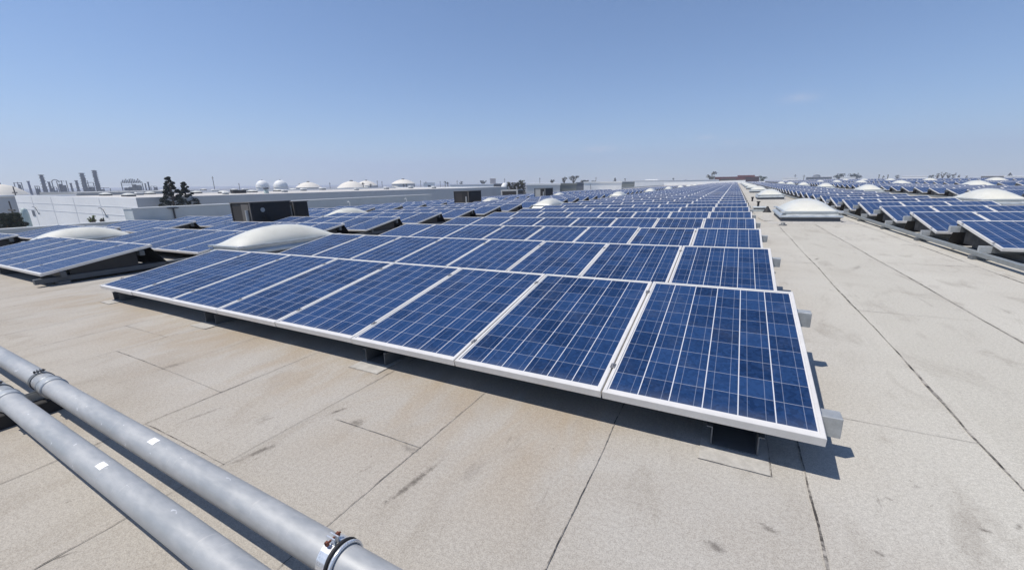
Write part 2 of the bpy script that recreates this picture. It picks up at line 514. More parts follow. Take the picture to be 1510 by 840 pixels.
# ------------------------------------------------------------------ mesh helpers
class MB:
    """collects faces and links them as ONE mesh object"""
    def __init__(self):
        self.v, self.f, self.mi, self.uv, self.sm = [], [], [], [], []

    def face(self, pts, mi=0, uv=None, smooth=False):
        i = len(self.v)
        self.v.extend([tuple(p) for p in pts])
        self.f.append(tuple(range(i, i + len(pts))))
        self.mi.append(mi)
        self.uv.append(uv)
        self.sm.append(smooth)
        return self

    def indexed(self, verts, faces, mi=0, smooth=True):
        i = len(self.v)
        self.v.extend([tuple(p) for p in verts])
        for f in faces:
            self.f.append(tuple(i + a for a in f))
            self.mi.append(mi)
            self.uv.append(None)
            self.sm.append(smooth)
        return self

    def box(self, x0, x1, y0, y1, z0, z1, mi=0, ch=0.0, mat=None):
        """box; ch chamfers the top and side edges"""
        if ch <= 0:
            P = [(x0, y0, z0), (x1, y0, z0), (x1, y1, z0), (x0, y1, z0), (x0, y0, z1), (x1, y0, z1), (x1, y1, z1), (x0, y1, z1)]
            Fc = [(3, 2, 1, 0), (4, 5, 6, 7), (0, 1, 5, 4), (1, 2, 6, 5), (2, 3, 7, 6), (3, 0, 4, 7)]
        else:
            P = []
            def ring(x0, x1, y0, y1, z, c):
                return [(x0 + c, y0, z), (x1 - c, y0, z), (x1, y0 + c, z), (x1, y1 - c, z), (x1 - c, y1, z), (x0 + c, y1, z), (x0, y1 - c, z), (x0, y0 + c, z)]
            P += ring(x0, x1, y0, y1, z0, ch)
            P += ring(x0, x1, y0, y1, z1 - ch, ch)
            P += ring(x0 + ch, x1 - ch, y0 + ch, y1 - ch, z1, ch * 0.4)
            Fc = [tuple(range(7, -1, -1)), tuple(range(16, 24))]
            for b in (0, 8):
                for i in range(8):
                    j = (i + 1) % 8
                    Fc.append((b + i, b + j, b + 8 + j, b + 8 + i))
        if mat is not None:
            P = [mat @ Vector(p) for p in P]
        return self.indexed(P, Fc, mi, False)

    def tube(self, path, rad, n=12, mi=0, cap=True, smooth=True):
        """swept tube; rad a number or one per point"""
        path = [Vector(p) for p in path]
        rr = rad if isinstance(rad, (list, tuple)) else [rad] * len(path)
        V, Fc = [], []
        prev = None
        for i, p in enumerate(path):
            t = (path[min(i + 1, len(path) - 1)] - path[max(i - 1, 0)]).normalized()
            if prev is None:
                a = Vector((0, 0, 1)) if abs(t.z) < 0.9 else Vector((1, 0, 0))
                prev = t.cross(a).normalized()
            prev = (prev - t * prev.dot(t)).normalized()
            q = t.cross(prev)
            for k in range(n):
                an = 2 * math.pi * k / n
                V.append(p + (prev * math.cos(an) + q * math.sin(an)) * rr[i])
        for i in range(len(path) - 1):
            for k in range(n):
                k2 = (k + 1) % n
                Fc.append((i * n + k, i * n + k2, (i + 1) * n + k2, (i + 1) * n + k))
        self.indexed(V, Fc, mi, smooth)
        if cap:
            self.face(V[:n][::-1], mi)
            self.face(V[-n:], mi)
        return self

    def lathe(self, prof, n=24, mi=0, mat=None, smooth=True):
        V, Fc = [], []
        for (r, z) in prof:
            for k in range(n):
                an = 2 * math.pi * k / n
                p = Vector((r * math.cos(an), r * math.sin(an), z))
                V.append(mat @ p if mat is not None else p)
        for i in range(len(prof) - 1):
            for k in range(n):
                k2 = (k + 1) % n
                Fc.append((i * n + k, i * n + k2, (i + 1) * n + k2, (i + 1) * n + k))
        return self.indexed(V, Fc, mi, smooth)

    def build(self, name, mats, parent=None, mw=None):
        me = bpy.data.meshes.new(name)
        me.from_pydata(self.v, [], self.f)
        for m in (mats if isinstance(mats, (list, tuple)) else [mats]):
            me.materials.append(m)
        me.polygons.foreach_set('material_index', self.mi)
        me.polygons.foreach_set('use_smooth', self.sm)
        if any(u is not None for u in self.uv):
            ul = me.uv_layers.new(name='UVMap')
            flat = []
            for f, u in zip(self.f, self.uv):
                for k in range(len(f)):
                    flat += list(u[k]) if u is not None else [-5.0, -5.0]
            ul.data.foreach_set('uv', flat)
        me.update()
        o = bpy.data.objects.new(name, me)
        COL.objects.link(o)
        if parent is not None:
            o.parent = parent
        if mw is not None:
            o.matrix_world = mw
        return o


def tag(o, label=None, cat=None, group=None, kind=None):
    if label:
        o['label'] = label
    if cat:
        o['category'] = cat
    if group:
        o['group'] = group
    if kind:
        o['kind'] = kind
    return o


def thing(name, label, cat, mw, group=None):
    o = bpy.data.objects.new(name, None)
    o.empty_display_size = 0.2
    COL.objects.link(o)
    o.matrix_world = mw
    return tag(o, label, cat, group)


def T(x, y, z=0.0):
    return Matrix.Translation((x, y, z))


def kids(o):
    return KIDS.get(o.name, [])


KIDS = {}


def copy_thing(root, mw, label, parts):
    r = root.copy()
    COL.objects.link(r)
    r.matrix_world = mw
    r['label'] = label
    for p in parts:
        c = p.copy()
        COL.objects.link(c)
        c.parent = r
    return r


ONES = 'zeroth first second third fourth fifth sixth seventh eighth ninth tenth eleventh twelfth thirteenth fourteenth fifteenth sixteenth seventeenth eighteenth nineteenth'.split()


def nth(i):
    if i < 20:
        return ONES[i]
    tens = {2: 'twent', 3: 'thirt', 4: 'fort', 5: 'fift', 6: 'sixt', 7: 'sevent', 8: 'eight'}[i // 10]
    return tens + ('ieth' if i % 10 == 0 else 'y-' + ONES[i % 10])


# ------------------------------------------------------------------ setting: ground and roof
GZ = -10.0
g = MB()
g.face([(-6000, -6000, GZ), (6000, -6000, GZ), (6000, 6000, GZ), (-6000, 6000, GZ)])
tag(g.build('ground', M['ground']), kind='structure')

RX0, RX1, RY0, RY1 = -28.6, 31.0, -9.0, 192.0
rb = MB()
rb.face([(RX0, RY0, 0), (RX1, RY0, 0), (RX1, RY1, 0), (RX0, RY1, 0)])
for a, b in (((RX0, RY0), (RX1, RY0)), ((RX1, RY0), (RX1, RY1)), ((RX1, RY1), (RX0, RY1)), ((RX0, RY1), (RX0, RY0))):
    rb.face([(a[0], a[1], -13), (b[0], b[1], -13), (b[0], b[1], 0), (a[0], a[1], 0)], 1)
roof = rb.build('roof', [M['roof'], M['tilt_up']], mw=ROOF)
tag(roof, kind='structure')

# lap seams between the rolls: wandering strips of bitumen, and the end laps across them
sm = MB()


def seam(p, q, wd, wob, step=0.045, z=0.004, gaps=0.0):
    p, q = Vector((p[0], p[1], 0)), Vector((q[0], q[1], 0))
    L = (q - p).length
    n = max(2, int(L / step))
    t = (q - p) / L
    s = Vector((-t.y, t.x, 0))
    off, prev, hw = 0.0, None, 1.0
    slow = random.uniform(0, 6)
    for i in range(n + 1):
        off = off * 0.9 + random.uniform(-wob, wob) * 0.35
        c = p + t * (L * i / n) + s * (off + wob * 1.2 * math.sin(slow + i * step * 1.9))
        hw = hw * 0.75 + random.uniform(0.1, 1.6) * 0.25
        h = wd * hw * (0.8 + 0.35 * math.sin(slow * 2 + i * step * 2.7))
        h = max(h, wd * 0.18)
        a, b = c + s * h, c - s * h
        a.z = b.z = z
        if prev is not None and random.random() > gaps:
            sm.face([prev[1], b, a, prev[0]])
        prev = (a, b)


for x, y0, y1, wd, wob, gp in ((-0.06, -1.9, 2.0, 0.0062, 0.006, 0.0), (-0.935, -1.9, 2.2, 0.0042, 0.006, 0.0),
                               (-1.80, -1.9, 0.9, 0.0022, 0.005, 0.0), (-2.63, -1.9, 1.2, 0.0026, 0.006, 0.0),
                               (-3.5, -1.9, 1.2, 0.0028, 0.006, 0.0), (-4.4, -1.9, 1.2, 0.0022, 0.006, 0.0),
                               (-5.3, -1.9, 1.2, 0.003, 0.006, 0.0), (-6.2, -1.9, 1.2, 0.0026, 0.006, 0.0),
                               (-7.1, -1.9, 2, 0.003, 0.008, 0.0), (-8.0, -1.9, 2.0, 0.003, 0.008, 0.0),
                               (-8.9, -1.9, 9, 0.004, 0.008, 0.0), (-9.8, -1.9, 9, 0.004, 0.008, 0.0), (-10.7, -1.9, 3, 0.004, 0.008, 0.0),
                               (0.745, -2.4, 12.4, 0.0075, 0.005, 0.0), (1.655, -1.5, 12.4, 0.0075, 0.005, 0.0),
                               (2.70, 0.0, 14.0, 0.0075, 0.005, 0.0), (0.3, 16.2, 60, 0.012, 0.008, 0.0), (2.75, 16, 60, 0.012, 0.008, 0.0)):
    seam((x, y0), (x, y1), wd, wob, gaps=gp)
for x0, x1, y, wd in ((-2.46, -1.80, -0.60, 0.0035), (-5.3, -3.5, -0.72, 0.003), (-0.06, 0.745, 0.66, 0.0035), (-0.1, 0.745, 5.78, 0.006),
                      (1.655, 2.7, 6.12, 0.006), (-8.0, -7.1, 0.95, 0.003), (-0.935, -0.06, -1.05, 0.003), (0.3, 2.9, 11.9, 0.010),
                      (0.745, 1.655, 3.1, 0.004), (-3.5, -2.63, -1.15, 0.003), (0.0, 2.9, 18.6, 0.02), (0.1, 2.9, 24.0, 0.02), (-6.2, -5.3, -0.35, 0.003)):
    seam((x0, y), (x1, y + random.uniform(-0.02, 0.02)), wd * 0.75, 0.004)
for cx in (-0.345, -2.85, -5.35, -7.82):
    seam((cx - 0.155, -0.052), (cx + 0.155, -0.05), 0.0022, 0.002, z=0.0064)
    seam((cx + 0.153, -0.05), (cx + 0.153, 0.5), 0.002, 0.002, z=0.0064)
so_ = sm.build('seam', M['seam'], roof)
so_['kind'] = 'stuff'

# ------------------------------------------------------------------ solar panels
PW, PL, TH, TILT, DY, LOWZ = 0.991, 1.5567, 0.046, 0.1788, 2.258, 0.225
CT, ST = math.cos(TILT), math.sin(TILT)


def frame_mesh(mb):
    lip, ch = 0.021, 0.003
    hx = PW / 2
    def rect(i, z):
        return [(-hx + i, i, z), (hx - i, i, z), (hx - i, PL - i, z), (-hx + i, PL - i, z)]
    rings = [rect(0, -TH), rect(0, -ch), rect(ch, 0), rect(lip - 0.002, 0), rect(lip, -0.005), rect(lip, -0.012)]
    for a, b in zip(rings, rings[1:]):
        for i in range(4):
            j = (i + 1) % 4
            mb.face([a[i], a[j], b[j], b[i]])
    inn = rect(0.028, -TH)
    for i in range(4):
        j = (i + 1) % 4
        mb.face([rings[0][j], rings[0][i], inn[i], inn[j]])
    return mb


def glass_mesh(mb):
    lip = 0.0213
    hx = PW / 2
    x0, x1, y0, y1 = -hx + lip, hx - lip, lip, PL - lip
    # cells keep a margin of white backsheet inside the frame
    mx, my0, my1 = 0.004, 0.020, 0.008
    cw, chh = (x1 - x0 - 2 * mx) / 6, (y1 - y0 - my0 - my1) / 9
    def uv(x, y):
        return ((x - x0 - mx) / cw, (y - y0 - my0) / chh)
    P = [(x0, y0), (x1, y0), (x1, y1), (x0, y1)]
    mb.face([(x, y, -0.0055) for x, y in P], 0, [uv(x, y) for x, y in P])
    mb.face([(x, y, -0.0115) for x, y in P][::-1], 1)
    return mb


def clamp_mesh(mb):
    mb.box(-0.014, 0.014, -0.022, 0.022, 0.0005, 0.0045, 0, 0.001)
    mb.lathe([(0.0075, 0.0045), (0.0075, 0.010), (0.006, 0.0115), (0.0005, 0.0115)], 8)
    return mb


# name, right or left end of the rows, direction, panels per row, first y, rows
BLOCKS = [
    ('middle array', 0.0, -1, 8, 0.0, 82, 'the walkway end'),
    ('left array', -10.32, -1, 6, -0.05, 44, 'its skylight end'),
    ('far left array', -18.7, -1, 6, -0.1, 30, 'the lane of roof units'),
    ('array right of the walkway', 3.05, 1, 3, 6.52, 79, 'the walkway'),
]
xx = 9.45
for nm in ('second right hand array', 'third right hand array', 'fourth right hand array'):
    BLOCKS.append((nm, xx, 1, 4, 8.78, 78, 'its near end'))
    xx += 7.1

roofcam = CAM_ROOF


def to_px(p):
    d = Vector(p) - roofcam
    z = d.dot(_fw)
    if z < 0.05:
        return None
    return (755 + F_PX * d.dot(_rt) / z, 420 - F_PX * d.dot(_up) / z)


SKY_GAPS = []
cands = []
for bi, (nm, x0, dr, cnt, y0, rows, endname) in enumerate(BLOCKS):
    for r in range(rows):
        y = y0 + r * DY
        for c in range(cnt):
            xc = x0 + dr * (c + 0.5)
            if y + PL > RY1 - 4:
                continue
            pts = [to_px((xc + a * 0.49, y + CT * PL * b, LOWZ + ST * PL * b)) for a, b in ((-1, 0), (1, 0), (1, 1), (-1, 1))]
            if any(p is None for p in pts):
                continue
            if max(p[0] for p in pts) < -60 or min(p[0] for p in pts) > 1570:
                continue
            cl = [(min(max(p[0], 0), 1510), min(max(p[1], 0), 840)) for p in pts]
            ar = 0.5 * abs(sum(cl[i][0] * cl[(i + 1) % 4][1] - cl[(i + 1) % 4][0] * cl[i][1] for i in range(4)))
            cands.append((ar, bi, r, c, xc, y))
cands.sort(key=lambda t: -t[0])
NEAR = cands[:296]
FAR = cands[296:]

proto = None
for n_, (ar, bi, r, c, xc, y) in enumerate(NEAR):
    nm, x0, dr, cnt, y0, rows, endname = BLOCKS[bi]
    row = 'front row' if (r == 0) else nth(r + 1) + ' row'
    if bi == 0 and r == 0 and c == 0:
        lab = 'large blue solar panel at the nearest corner of the front row by the walkway'
    elif bi == 0:
        lab = 'blue solar panel, %s from the walkway end of the %s, middle array' % (nth(c + 1), row)
    elif bi == 1:
        lab = 'blue solar panel, %s from the skylight lane, %s of the left array' % (nth(c + 1), row)
    elif bi == 2:
        lab = 'blue solar panel, %s from the roof units, %s of the far left array' % (nth(c + 1), row)
    elif bi == 3:
        lab = 'blue solar panel, %s from the walkway, %s of the array right of it' % (nth(c + 1), row)
    else:
        lab = 'blue solar panel, %s from the left end, %s of the %s' % (nth(c + 1), row, nm)
    # hand set panels never line up perfectly
    jit = Matrix.Rotation(random.gauss(0, 0.0012), 4, 'Y') @ Matrix.Rotation(random.gauss(0, 0.002), 4, 'X')
    mw = ROOF @ T(xc + random.gauss(0, 0.0008), y + random.gauss(0, 0.002), LOWZ + random.gauss(0, 0.0008)) @ Matrix.Rotation(TILT, 4, 'X') @ jit
    grp = 'solar panels of the ' + nm
    if proto is None:
        proto = thing('solar_panel', lab, 'solar panel', mw, grp)
        pf = frame_mesh(MB()).build('frame', M['frame'], proto)
        pg = glass_mesh(MB()).build('cell_sheet', [M['cells'], M['backsheet']], proto)
        pc = []
        for yy in (0.25, 1.33):
            o = clamp_mesh(MB()).build('clamp', M['clamp'], proto)
            o.location = (-0.5, yy, 0)
            pc.append(o)
        root = proto
    else:
        parts = [pf, pg] + (pc if (n_ < 120 and xc > -16.0) else [])
        root = copy_thing(proto, mw, lab, parts)
        root['group'] = grp

fb = MB()
for (ar, bi, r, c, xc, y) in FAR:
    mw = T(xc, y, LOWZ) @ Matrix.Rotation(TILT, 4, 'X')
    hx, lip = PW / 2, 0.024
    O = [mw @ Vector(p) for p in ((-hx, 0, 0), (hx, 0, 0), (hx, PL, 0), (-hx, PL, 0))]
    B = [mw @ Vector(p) for p in ((-hx, 0, -TH), (hx, 0, -TH), (hx, PL, -TH), (-hx, PL, -TH))]
    I = [mw @ Vector(p) for p in ((-hx + lip, lip, 0), (hx - lip, lip, 0), (hx - lip, PL - lip, 0), (-hx + lip, PL - lip, 0))]
    for i in range(4):
        j = (i + 1) % 4
        fb.face([O[i], O[j], I[j], I[i]], 0)
        fb.face([B[i], B[j], O[j], O[i]], 0)
    fb.face(I, 1, [(0, 0), (6, 0), (6, 9), (0, 9)])
    fb.face(B[::-1], 2)
tag(fb.build('distant_solar_panels', [M['frame'], M['cells'], M['backsheet']], mw=ROOF), kind='stuff')

# ------------------------------------------------------------------ racks that carry the panels
P_LO, P_HI = (0.227, 0.300), (1.318, 1.392)


def purlin(mb, x0, x1, yr, z0, z1):
    mb.box(x0, x1, yr[0], yr[1], z0, z1, 0, 0.004)


def make_rack(x0, x1, y, label, group, chan_x, over=0.09, pm='galv_dull_shaded', pads=False, plate_x=None):
    """one row's rack: two purlins, U shaped base channels, uprights, slip sheets"""
    t = thing('panel_rack', label, 'panel rack', ROOF @ T(0, y, 0), group)
    a, b = min(x0, x1) - over, max(x0, x1) + over
    z_lo1 = LOWZ + ST * P_LO[0] / CT - TH * 1.02 - 0.003
    z_hi1 = LOWZ + ST * P_HI[0] / CT - TH * 1.02 - 0.003
    m = MB()
    purlin(m, a, b, P_LO, z_lo1 - 0.098, z_lo1)
    m.build('purlin', M[pm], t)
    m = MB()
    purlin(m, a, b, P_HI, z_hi1 - 0.098, z_hi1)
    m.build('purlin', M[pm], t)
    if pm == 'galv_dull_shaded':  # brighter steel sleeves paint the purlin ends as sunlit
        xe = a if x1 > 0 and x0 > 0 else b
        for yr, z1 in ((P_LO, z_lo1), (P_HI, z_hi1)):
            m = MB()
            xa, xb = (xe - 0.003, xe + 0.125) if xe == a else (xe - 0.125, xe + 0.003)
            m.box(xa, xb, yr[0] - 0.004, yr[1] + 0.004, z1 - 0.101, z1 + 0.0012, 0, 0.003)
            m.build('sunlit_end', M['galv'], t)
    if plate_x is not None:
        # black wind deflector behind the row and the plate that closes its end
        lo_, hi_ = min(x0, x1) + 0.01, max(x0, x1) - 0.01
        m = MB()
        q = [(1.50, 0.445), (1.506, 0.441), (1.786, 0.02), (1.78, 0.02)]
        for i in range(4):
            j = (i + 1) % 4
            m.face([(lo_, q[i][0], q[i][1]), (hi_, q[i][0], q[i][1]), (hi_, q[j][0], q[j][1]), (lo_, q[j][0], q[j][1])])
        for xx_ in (lo_, hi_):
            m.face([(xx_, p_[0], p_[1]) for p_ in q])
        m.build('wind_deflector', M['deflector'], t)
        m = MB()
        q = [(0.36, 0.125), (1.29, 0.125), (1.29, LOWZ + 1.29 * ST / CT - 0.056), (0.36, LOWZ + 0.36 * ST / CT - 0.056)]
        for xx_ in (plate_x - 0.003, plate_x + 0.003):
            m.face([(xx_, p_[0], p_[1]) for p_ in q])
        for i in range(4):
            j = (i + 1) % 4
            m.face([(plate_x - 0.003, q[i][0], q[i][1]), (plate_x + 0.003, q[i][0], q[i][1]), (plate_x + 0.003, q[j][0], q[j][1]), (plate_x - 0.003, q[j][0], q[j][1])])
        m.build('end_plate', M['deflector'], t)
    for cx in chan_x:
        m = MB()
        w_, h_, th = 0.105, 0.112, 0.006
        ya, yb = 0.085, 1.62
        m.box(cx - w_, cx + w_, ya, yb, 0.006, 0.006 + th)
        m.box(cx - w_, cx - w_ + th, ya, yb, 0.006 + th, h_)
        m.box(cx + w_ - th, cx + w_, ya, yb, 0.006 + th, h_)
        m.box(cx - w_ - 0.022, cx - w_, ya, yb, h_ - th, h_)
        m.box(cx + w_, cx + w_ + 0.022, ya, yb, h_ - th, h_)
        m.build('base_channel', M['galv_dull_shaded'] if pm == 'galv_dull_shaded' else M['galv_shaded'], t)
        m = MB()
        m.box(cx - 0.045, cx + 0.045, P_HI[0] + 0.002, P_HI[0] + 0.006, 0.02, z_hi1 - 0.099)
        m.box(cx - 0.045, cx - 0.041, P_HI[0] + 0.006, P_HI[1] - 0.002, 0.02, z_hi1 - 0.099)
        m.box(cx + 0.041, cx + 0.045, P_HI[0] + 0.006, P_HI[1] - 0.002, 0.02, z_hi1 - 0.099)
        m.build('upright', M['galv_dull_shaded'] if pm == 'galv_dull_shaded' else M['galv_shaded'], t)
        if not pads:
            continue
        m = MB()
        m.box(cx - 0.15, cx + 0.15, -0.047, 0.62, 0.0005, 0.0055, 0)
        m.build('slip_sheet', M['slip'], t)
    return t


for r in range(7):
    y = r * DY
    lab = 'galvanised rack with U channels carrying the %s of the middle array' % ('front row' if r == 0 else nth(r + 1) + ' row')
    make_rack(0.0, -8.0, y, lab, 'racks under the middle array', (-0.345, -2.85, -5.35, -7.82), pads=True)
for r in range(8):
    lab = 'grey steel rack under the %s of the left array' % ('front row' if r == 0 else nth(r + 1) + ' row')
    make_rack(-10.32, -16.32, r * DY - 0.05, lab, 'racks under the left array', (-10.75, -13.2, -15.85), over=0.015, pm='galv_shaded', plate_x=-10.40)
for r in range(7):
    lab = 'grey rack with box ends beside the walkway rail under the %s' % ('front row' if r == 0 else nth(r + 1) + ' row')
    make_rack(3.05, 6.05, 6.52 + r * DY, lab, 'racks right of the walkway', (3.45, 5.7), over=0.13, plate_x=3.11)
fr = MB()
for bi, (nm, x0, dr, cnt, y0, rows, endname) in enumerate(BLOCKS):
    for r in range(rows):
        y = y0 + r * DY
        if y + PL > RY1 - 4 or (bi == 0 and r < 7) or (bi == 1 and r < 8) or (bi == 3 and r < 7) or (bi == 2 and False):
            continue
        a, b = sorted((x0, x0 + dr * cnt))
        for yr in (P_LO, P_HI):
            z1 = LOWZ + ST * yr[0] / CT - TH * 1.02 - 0.003
            fr.box(a - 0.09, b + 0.09, y + yr[0], y + yr[1], z1 - 0.098, z1)
        if bi > 0:
            fr.face([(a + 0.01, y + 1.50, 0.445), (b - 0.01, y + 1.50, 0.445), (b - 0.01, y + 1.78, 0.02), (a + 0.01, y + 1.78, 0.02)], 1)
            xe = b - 0.08 if dr < 0 else a + 0.06
            fr.face([(xe, y + 0.36, 0.125), (xe, y + 1.29, 0.125), (xe, y + 1.29, 0.40), (xe, y + 0.36, 0.234)], 1)
        for cx in (a + 0.45, b - 0.45):
            fr.box(cx - 0.045, cx + 0.045, y + P_HI[0], y + P_HI[1], 0.0, 0.31)
            fr.box(cx - 0.1, cx + 0.1, y + 0.085, y + 1.6, 0.0, 0.11)
tag(fr.build('distant_panel_racks', [M['galv_shaded'], M['deflector']], mw=ROOF), kind='stuff')


# long rails that run past the rows at the edge of the arrays
def rail(x0, x1, y0, y1, z0, z1, label, feet, seg=3.4):
    t = thing('support_rail', label, 'rail', ROOF @ T(0, 0, 0), 'support rails along the arrays')
    m = MB()
    y = y0
    while y < y1:
        e = min(y + seg, y1)
        m.box(x0, x1, y, e - 0.012, z0, z1, 0, 0.005)
        if e < y1:
            m.box(x0 + 0.006, x1 - 0.006, e - 0.11, e + 0.11, z0 + 0.003, z1 + 0.006)
        y = e
    m.build('rail_beam', M['galv_mid'] if x0 > 0 else M['galv_shaded'], t)
    for fy in feet:
        f = MB()
        f.box(x0 - 0.035, x1 + 0.05, fy - 0.07, fy + 0.07, 0.0005, z0 - 0.001)
        f.build('rail_foot', M['galv_dull_shaded'], t)
    return t


rail(2.905, 2.972, 4.0, 60, 0.062, 0.124, 'long pale rail along the walkway edge of the array on the right', [4.6 + DY * i for i in range(9)])
rail(-10.47, -10.36, -0.12, 60, 0.05, 0.135, 'shaded grey rail along the skylight lane edge of the left array', [0.2 + DY * i for i in range(9)])
rail(9.28, 9.36, 10, 70, 0.055, 0.118, 'pale rail along the near edge of the second array right of walkway', [])


# ------------------------------------------------------------------ skylights
def sky_parts(root, detail=True):
    W, L = 0.73, 1.42          # half width, half length of the curb foot
    out = []
    def ring_wall(mb, prof, mi=0):
        for (o0, z0), (o1, z1) in zip(prof, prof[1:]):
            a = [(-W - o0, -L - o0, z0), (W + o0, -L - o0, z0), (W + o0, L + o0, z0), (-W - o0, L + o0, z0)]
            b = [(-W - o1, -L - o1, z1), (W + o1, -L - o1, z1), (W + o1, L + o1, z1), (-W - o1, L + o1, z1)]
            for i in range(4):
                j = (i + 1) % 4
                mb.face([a[i], a[j], b[j], b[i]], mi)
        return mb
    m = ring_wall(MB(), [(0.34, 0.001), (0.30, 0.012), (0.02, 0.028), (0.0, 0.06)])
    out.append(m.build('flashing', M['slip'], root))
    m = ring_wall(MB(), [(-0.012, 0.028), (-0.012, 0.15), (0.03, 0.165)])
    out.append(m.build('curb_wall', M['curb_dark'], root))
    m = ring_wall(MB(), [(0.03, 0.165), (0.048, 0.178), (0.042, 0.215), (0.0, 0.248), (-0.035, 0.27), (-0.04, 0.275)])
    out.append(m.build('curb', M['curb'], root))
    m = ring_wall(MB(), [(-0.05, 0.275), (-0.05, 0.308), (-0.028, 0.312), (-0.028, 0.352), (-0.038, 0.36), (-0.10, 0.362)])
    out.append(m.build('dome_frame', M['curb'], root))
    # dome: an inflated sheet, flat rim first
    N, Mm = 14, 22
    a, b = W - 0.085, L - 0.085
    V, Fc = [], []
    for j in range(Mm + 1):
        for i in range(N + 1):
            u, v = 2 * i / N - 1, 2 * j / Mm - 1
            u, v = math.sin(u * math.pi / 2), math.sin(v * math.pi / 2)
            h = ((1 - u * u) ** 0.78) * ((1 - abs(v) ** 2.2) ** 0.75)
            V.append((u * a, v * b, 0.362 + 0.34 * h))
    for j in range(Mm):
        for i in range(N):
            k = j * (N + 1) + i
            Fc.append((k, k + 1, k + N + 2, k + N + 1))
    m = MB()
    m.indexed(V, Fc, 0, True)
    out.append(m.build('dome', M['dome'], root))
    if detail:
        for sx in (-1, 1):
            for sy in (-1, 1):
                m = MB()
                m.box(sx * (W - 0.028) - 0.055, sx * (W - 0.028) + 0.055, sy * (L - 0.028) - 0.055, sy * (L - 0.028) + 0.055, 0.314, 0.366)
                out.append(m.build('corner_clip', M['bright_band'], root))
    return out


SK = []
for i in range(9):
    SK.append((1.60, 14.3 + 16.0 * i, 'white domed skylight on the bare walkway, %s along it' % nth(i + 1), 'skylights on the walkway'))
for i in range(8):
    SK.append((-9.76, 3.68 + 16.0 * i, 'white domed skylight in the lane beside the middle array, %s back' % nth(i + 1), 'skylights between left and middle arrays'))
for (x, y, w_) in ((-17.5, 2.4, 'longest looking white skylight by the parapet and the left array'), (-17.45, 12.0, 'white skylight behind the large brown roof unit'),
                   (-17.45, 25.9, 'white skylight just beyond the pair of dark roof units'), (-17.45, 40.3, 'farthest white skylight in the lane of roof units')):
    SK.append((x, y, w_, 'skylights in the lane of roof units'))
for i in range(6):
    SK.append((7.85, 19.9 + 16.0 * i, 'cream skylight dome in the first lane right of the walkway, %s back' % nth(i + 1), 'skylights in first right lane'))
for ci, x in enumerate((15.1, 22.2)):
    for i in range(5):
        SK.append((x, 41 + 16.0 * i + (0 if ci < 1 else 16), 'small white skylight dome far off in the %s lane right of walkway, %s back' % (nth(ci + 2), nth(i + 1)), 'skylights in far right lanes'))
k0 = None
for i, (x, y, lab, grp) in enumerate(SK):
    sc_ = (1, 1, 0.95, 1) if x > 0 and x < 3 else ((0.78, 0.86, 0.97, 1) if (x < -5 and x > -12) else (0.72, 0.76, 0.9, 1) if x < -12 else (0.86, 0.9, 1.0, 1))
    mw = ROOF @ T(x, y, 0.002) @ Matrix.Rotation(random.gauss(0, 0.004), 4, 'Z') @ Matrix.Diagonal(sc_)
    if k0 is None:
        k0 = thing('skylight', lab, 'skylight', mw, grp)
        kp = sky_parts(k0)
    else:
        c = copy_thing(k0, mw, lab, kp if y < 40 else kp[:5])
        c['group'] = grp

# ------------------------------------------------------------------ small things on the walkway
t = thing('roof_vent', 'low grey box vent with louvre slot on walkway between panel rows and skylight', 'vent', ROOF @ T(0.52, 18.1, 0))
m = MB(); m.box(-0.24, 0.24, -0.2, 0.2, 0.001, 0.10, 0, 0.01); m.build('vent_base', M['curb'], t)
m = MB(); m.box(-0.2, 0.2, -0.16, 0.16, 0.10, 0.15); m.build('louvre', M['curb_dark'], t)
m = MB(); m.box(-0.25, 0.25, -0.21, 0.21, 0.15, 0.205, 0, 0.02); m.build('vent_hood', M['curb'], t)
m = MB(); m.lathe([(0.16, 0.0), (0.13, 0.05), (0.045, 0.2), (0.03, 0.24), (0.0, 0.24)], 14)
tag(m.build('pipe_boot', M['black_rubber'], mw=ROOF @ T(0.78, 17.6, 0.001)), 'small black rubber cone boot beside the low grey vent', 'pipe boot')
m = MB(); m.tube([(0, 0, 0), (0, 0, 0.22)], 0.05, 10); m.tube([(0, 0, 0.22), (0, 0, 0.27)], 0.085, 10)
tag(m.build('vent_pipe', M['black_rubber'], mw=ROOF @ T(0.62, 21.5, 0)), 'short dark vent pipe with cap on walkway beyond the low vent', 'vent pipe')
m = MB(); m.tube([(0, 0, 0), (0, 0, 0.2)], 0.05, 10); m.tube([(0, 0, 0.2), (0, 0, 0.27)], 0.08, 10)
tag(m.build('vent_pipe', M['black_rubber'], mw=ROOF @ T(0.55, 27.5, 0)), 'short dark vent pipe left of the second walkway skylight', 'vent pipe')
m = MB(); m.lathe([(0.10, 0.0), (0.10, 0.02), (0.055, 0.03), (0.055, 0.07), (0.0, 0.085)], 14)
tag(m.build('roof_drain', M['galv_dull_shaded'], mw=ROOF @ T(0.86, 12.05, 0.001)), 'small grey drain fitting at the near corner of the biggest walkway skylight', 'roof drain')
m = MB()
m.box(-0.16, 0.16, -0.62, 0.62, 0.001, 0.035, 0, 0.012)
tag(m.build('walkway_pad', M['slip'], mw=ROOF @ T(0.56, 13.9, 0.004) @ Matrix.Rotation(0.1, 4, 'Z')), 'pale sloping pad leaning at the left side of the biggest walkway skylight', 'pad')

# ------------------------------------------------------------------ conduit pipes in the foreground
PZ, PR = 0.195, 0.056


